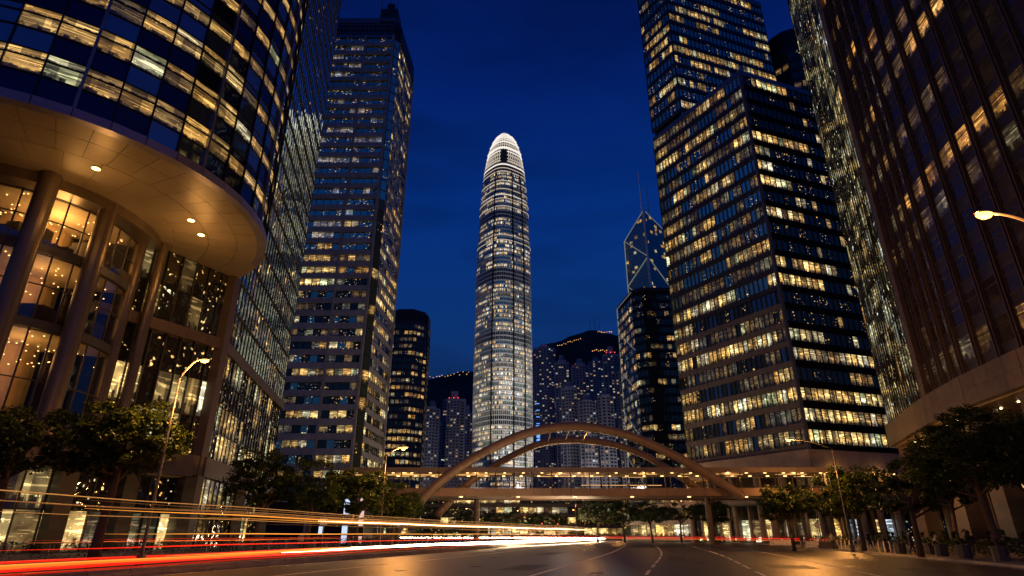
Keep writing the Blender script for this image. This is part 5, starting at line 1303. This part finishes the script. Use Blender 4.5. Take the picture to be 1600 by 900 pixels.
hedge([p + Vector((-1.6, 0)) for p in LLs], .6, 1.0, 'hedge', 3, 60)['label'] = 'dark low hedge on the left pavement behind the streaks'

# ------------------------------------------------------------------ street furniture
def railing(pts, name, label, h=1.05, step=1.6, mat='grey_metal'):
    t = thing('railing', label, 'railing', (pts[0].x, pts[0].y, .1)); mb2 = MB(); n3 = 0
    for a, c in zip(pts[:-1], pts[1:]):
        n_ = max(1, int((c - a).length / step))
        for k in range(n_):
            p, q = a.lerp(c, k / n_), a.lerp(c, (k + 1) / n_)
            m = MB(); m.tube([(p.x, p.y, .13), (p.x, p.y, h), ((p.x + q.x) / 2, (p.y + q.y) / 2, h + .12), (q.x - .1 * (q.x - p.x), q.y - .1 * (q.y - p.y), h), (q.x - .1 * (q.x - p.x), q.y - .1 * (q.y - p.y), .13)], .03, mat, 4)
            m.tube([(p.x, p.y, .55), (q.x, q.y, .55)], .02, mat, 4); m.build('hoop', t); n3 += 1
railing([p + Vector((-.5, 0)) for p in LLs if p.y < 120], 'railing', 'hooped metal railing on the left pavement behind the streaks')
BOL = thing('bollard', 'x', 'bollard', (0, 0, 0), 'bollards beside the right kerb')
m = MB(); m.tube([(0, 0, 0), (0, 0, .9)], [.07, .06], 'road_paint', 8); m.build('post', BOL); m = MB(); m.tube([(0, 0, .9), (0, 0, .97)], [.09, .05], 'lamp_metal', 8); m.build('cap', BOL)
m = MB(); m.tube([(0, 0, .62), (0, 0, .78)], .075, 'bright_sheet', 8) if 'bright_sheet' in MATS else None
bs = [p + Vector((1.0, 0)) for p in RKs if p.y > 50]
bl = 'pale thin bollard standing beside the right kerb'
first = True
acc = []
for a, c in zip(bs[:-1], bs[1:]):
    for k in range(2): acc.append(a.lerp(c, k / 2))
for k, p in enumerate(acc[:26]):
    if first: BOL.location = (p.x, p.y, .13); BOL['label'] = bl; first = False
    else: clone(BOL, (p.x, p.y, .13), bl)
# low blocks at the kerb
for k, (px_, d_, L_, lab) in enumerate([(1200, 95, 3.2, 'pale concrete block lying at the kerb under the red streaks'), (1256, 78, 1.6, 'smaller pale concrete block farther right at the kerb'), (1275, 72, 1.8, 'dark low block beside the small pale one')]):
    x = (px_ - 800) / 1005.6 * d_; m = MB()
    mt = 'road_paint' if k < 2 else 'dark_metal'
    m.prism([(x, d_), (x + L_, d_ - .8), (x + L_ + .3, d_ - .3), (x + .3, d_ + .5)], .13, .5, mt); m.prism([(x + .12, d_ + .02), (x + L_, d_ - .65), (x + L_ + .18, d_ - .35), (x + .3, d_ + .35)], .5, .85, mt)
    tag(m.build('concrete_block'), lab, 'block')
# planters along the near right kerb
pt = None
for k, (x, y) in enumerate([(33.2, 57.5), (31.6, 52.8), (32.9, 51.0), (31.2, 47.2), (30.2, 43.4), (29.1, 38.8), (28.4, 35.2), (27.6, 31.8)]):
    t = thing('planter', ['dark planter with a shrub nearest the concrete blocks', 'dark planter, second from the concrete blocks', 'dark planter set back behind its neighbours', 'dark planter in front of the rounded tree', 'dark planter before the large right-hand tree', 'dark planter right of the large tree trunk', 'dark planter near the right edge', 'dark planter closest to the viewer at the right edge'][k], 'planter', (x, y, .13), 'planters on the right pavement')
    m = MB(); m.prism([(x + .42 * math.cos(a * PI / 4), y + .42 * math.sin(a * PI / 4)) for a in range(8)], .13, .85, 'dark_metal'); m.prism([(x + .48 * math.cos(a * PI / 4), y + .48 * math.sin(a * PI / 4)) for a in range(8)], .85, .95, 'dark_metal'); m.build('pot', t)
    me, _ = crown_mesh(9, .75, .6, 14, 60, .14, 'hedge_leaf'); o = bpy.data.objects.new('shrub', me); C.objects.link(o); put(o, t); o.location = (x, y, 1.45)

def sign(x, y, kind, label):
    t = thing('traffic_sign', label, 'traffic sign', (x, y, .13)); m = MB(); m.tube([(x, y, .13), (x, y, 3.0)], .04, 'lamp_metal', 6); m.build('pole', t)
    m = MB(); yy = y - .06
    if kind == 'round': m.tube([(x, yy, 2.65), (x, yy - .03, 2.65)], .32, 'sign_blue', 18)
    else: m.box(x - .35, yy - .03, 2.3, x + .35, yy, 3.0, 'sign_green')
    m.build('sign_plate', t)
    m = MB()
    if kind == 'round': m.tube([(x, yy - .031, 2.65), (x, yy - .036, 2.65)], .25, 'sign_white', 18)
    else: m.box(x - .3, yy - .036, 2.36, x + .3, yy - .031, 2.94, 'sign_white')
    m.build('sign_face', t)
sign(36.2, 76, 'round', 'round blue-rimmed sign on a pole at the right kerb'); sign(-16.5, 56, 'plate', 'rectangular sign on a pole on the left pavement'); sign(41.6, 104, 'plate', 'rectangular sign on a pole under the right end of the footbridge'); sign(-14.0, 79, 'round', 'round sign beside the left arch foot')
for k, (x, y, lab) in enumerate([(7.5, 160, 'traffic signal showing red left of the bend'), (12.0, 168, 'second traffic signal showing red, nearer the bend')]):
    t = thing('traffic_light', lab, 'traffic light', (x, y, .13)); m = MB(); m.tube([(x, y, 0), (x, y, 3.2)], .06, 'lamp_metal', 6); m.build('pole', t)
    m = MB(); m.box(x - .2, y - .15, 3.2, x + .2, y + .15, 4.3, 'black_frame'); m.build('signal_box', t); m = MB(); m.tube([(x, y - .16, 4.05), (x, y - .2, 4.05)], .14, 'red_lamp', 10); m.build('signal_lamp', t)
# people
def person(x, y, z, rz, label, seed, coat='dark_cloth', stride=.25, arm=.15):
    rg = random.Random(seed); H = rg.uniform(1.6, 1.78) / 1.72
    V = []; E = []; Rad = []
    def add(p, r_, par=None):
        V.append(p); Rad.append(r_)
        if par is not None: E.append((par, len(V) - 1))
        return len(V) - 1
    pel = add((0, 0, .93), .15); ab = add((0, .01, 1.1), .135, pel); ch = add((0, .01, 1.32), .16, ab); nk = add((0, 0, 1.47), .06, ch); hd = add((0, -.02, 1.58), .085, nk); add((0, -.03, 1.68), .075, hd)
    for s_ in (-1, 1):
        f = stride * s_
        hp = add((.1 * s_, 0, .88), .1, pel); kn = add((.1 * s_, -f * .5 - .02, .48), .062, hp); an = add((.1 * s_, -f * .6 + (.1 if f < 0 else 0), .09), .042, kn); add((.1 * s_, -f * .6 - .15 + (.1 if f < 0 else 0), .035), .035, an)
        sh = add((.19 * s_, .01, 1.40), .062, ch); el = add((.24 * s_, f * arm * 2 + .04, 1.13), .045, sh); wr = add((.24 * s_, f * arm * 3 - .06, .89), .028, el); pm = add((.24 * s_, f * arm * 3 - .09, .82), .03, wr)
        for q in range(4): add((.24 * s_ + (q - 1.5) * .016, f * arm * 3 - .11, .74 - .01 * (q % 2)), .009, pm)
        add((.24 * s_ - .03 * s_, f * arm * 3 - .13, .80), .01, pm)
    me = bpy.data.meshes.new('body'); me.from_pydata(V, E, [])
    o = bpy.data.objects.new('body', me); C.objects.link(o)
    md = o.modifiers.new('skin', 'SKIN'); md.use_smooth_shade = True
    for i, r_ in enumerate(Rad): me.skin_vertices[0].data[i].radius = (r_ * (1.25 if i in (1, 2) else 1), r_)
    me.skin_vertices[0].data[0].use_root = True
    sb = o.modifiers.new('sub', 'SUBSURF'); sb.levels = 1; sb.render_levels = 1
    dg = bpy.context.evaluated_depsgraph_get(); nm = bpy.data.meshes.new_from_object(o.evaluated_get(dg)); o.modifiers.clear(); o.data = nm
    nm.materials.clear()
    for mt in ('skin', coat, 'dark_cloth'): nm.materials.append(MATS[mt])
    for p in nm.polygons:
        z_ = p.center.z; p.material_index = 0 if z_ > 1.5 or (z_ < .87 and abs(p.center.x) > .19) else 1 if z_ > .9 else 2
        p.use_smooth = True
    t = thing('person', label, 'person', (x, y, z)); t.rotation_euler = (0, 0, rz); t.scale = (H,) * 3
    o.parent = t; o.matrix_parent_inverse = Matrix()
    hb = bmesh.new(); bmesh.ops.create_icosphere(hb, subdivisions=2, radius=.1)
    for v in hb.verts: v.co = Vector((v.co.x * .95, v.co.y * 1.05 + .015, v.co.z * .95 + 1.655)); 
    bmesh.ops.delete(hb, geom=[v for v in hb.verts if v.co.y < -.05 and v.co.z < 1.68], context='VERTS')
    hm = bpy.data.meshes.new('hair'); hb.to_mesh(hm); hb.free(); hm.materials.append(MATS['hair']); ho = bpy.data.objects.new('hair', hm); C.objects.link(ho); ho.parent = t
    return t
PEOPLE = [(30.6, 49.6, .13, 1.2, 'person in dark clothes walking behind the planters, left one', 0, 'dark_cloth'), (31.9, 48.6, .13, -1.4, 'person in a pale top walking between the planters and the hedge', 1, 'pale_cloth'),
          (36.5, 66, .13, .4, 'person in dark clothes before the white-lit shop', 2, 'dark_cloth'), (38.2, 66.5, .13, 2.4, 'person in a pale top standing beside the shop window', 3, 'pale_cloth'),
          (33.2, 74, .13, 1.6, 'person in dark clothes walking near the concrete blocks', 4, 'dark_cloth'), (35, 43, .13, 1.9, 'person in dark clothes before the amber shopfront at the right', 5, 'dark_cloth'),
          (14.5, 101.2, 7.6, 1.57, 'person crossing the footbridge under the crown of the arch', 6, 'dark_cloth'), (19, 101.4, 7.6, -1.57, 'person on the footbridge just right of the arch crown', 7, 'pale_cloth'),
          (25, 101.1, 7.6, 1.57, 'person on the footbridge left of the right arch end', 8, 'dark_cloth'), (3, 101.3, 7.6, -1.57, 'person on the left half of the footbridge', 9, 'dark_cloth'),
          (-9, 101.3, 7.6, 1.57, 'person on the footbridge beside the left arch', 10, 'pale_cloth'), (41, 101.2, 7.6, -1.57, 'person on the footbridge beyond the right arch end', 11, 'dark_cloth')]
PEOPLE += [(34.2, 69, .13, 2.0, 'person in a pale top by the kerb left of the rounded tree', 12, 'pale_cloth'), (32.6, 46, .13, -.8, 'person in dark clothes among the planters before the large tree', 13, 'dark_cloth'),
          (40.5, 77, .13, 1.0, 'person in dark clothes under the lower-looking lamp', 14, 'dark_cloth'), (33.9, 38.5, .13, 2.6, 'person in a pale top near the right edge', 15, 'pale_cloth'), (44, 96, .13, .5, 'person in dark clothes at the foot of the terrace', 16, 'dark_cloth'),
          (-21, 47, .13, .4, 'person in dark clothes on the left pavement before the lit shops', 17, 'dark_cloth'), (-19, 58, .13, 2.8, 'person in a pale top on the left pavement by the rectangular sign', 18, 'pale_cloth'), (-22.5, 52, .13, -1, 'person in dark clothes between the two left shop piers', 19, 'dark_cloth')]
for p in PEOPLE: person(*p)
for k, (x, y, h, w_, mt, lab) in enumerate([(-22.4, 86, 6.6, .9, 'sign_cool', 'tall slim lit pylon sign behind the left trees, blue-white'), (-20.8, 87, 7.0, 1.3, 'sign_pale', 'taller lit pylon sign with pinkish panels behind the left trees'), (-25, 84, 4.0, .7, 'sign_cool', 'short lit pylon sign left of the two tall ones')]):
    t = thing('pylon_sign', lab, 'sign', (x, y, .13)); m = MB(); m.box(x - w_ / 2, y - .15, .13, x + w_ / 2, y + .15, h, 'black_frame'); m.build('frame', t)
    nn = int(h / 1.1)
    for q in range(nn):
        if (q + k) % 3 == 2: continue
        z_ = .5 + q * (h - .6) / nn; m = MB(); m.box(x - w_ / 2 + .08, y - .17, z_, x + w_ / 2 - .08, y - .152, z_ + (h - .6) / nn * .8, mt); m.build('lit_panel', t)
for (y, off) in [(30, 22.4), (38, 22.4), (48, 22.4), (60, 22.4)]:
    p, t_ = road_pt(y, off); m = MB(); n2 = Vector((t_.y, -t_.x))
    for q in range(6):
        a = p + t_ * (.1 * q); m.face([(v.x, v.y, .006) for v in (a, a + n2 * .35, a + n2 * .35 + t_ * .06, a + t_ * .06)], 'cover_iron')
    m.build('drain_grate', kind='structure')

# low block and shops seen beneath the footbridge
lowb = thing('low_building', 'low dark podium block with small lit shops seen under the footbridge', 'building', (-10, 245, 0))
m = MB(); m.box(-75, 240.6, 0, 45, 262, 15, 'dark_block'); m.build('core', lowb)
facade(lowb, [Vector((-75, 240)), Vector((45, 240))], .2, 4, 3.7, 3, 1.0, .1, lit_grid(4, 44, 5, lambda j: (.3, .3, .1) if j == 0 else (.2, .15, .03), 2), ['pane_dark_speck', 'pane_dim', 'pane_shop', 'pane_shop'], band='dark_metal', parts=lambda i, j: True)
low2 = thing('low_building', 'low block with lit shopfronts behind the trees and right of the bend', 'building', (30, 150, 0))
m = MB(); m.prism([(28, 160.6), (41, 144.6), (46, 150), (34, 166)], 0, 11, 'dark_block'); m.build('core', low2)
facade(low2, [Vector((27.5, 160)), Vector((40.5, 144))], .2, 3, 3.6, 2.6, .8, .1, lit_grid(3, 9, 15, (.2, .4, .2), 2), ['pane_dark_speck', 'pane_dim', 'pane_shop', 'pane_shop'], band='concrete', parts=lambda i, j: True)
print('objects', len(bpy.data.objects), 'faces', sum(len(o.data.polygons) for o in bpy.data.objects if o.type == 'MESH'))
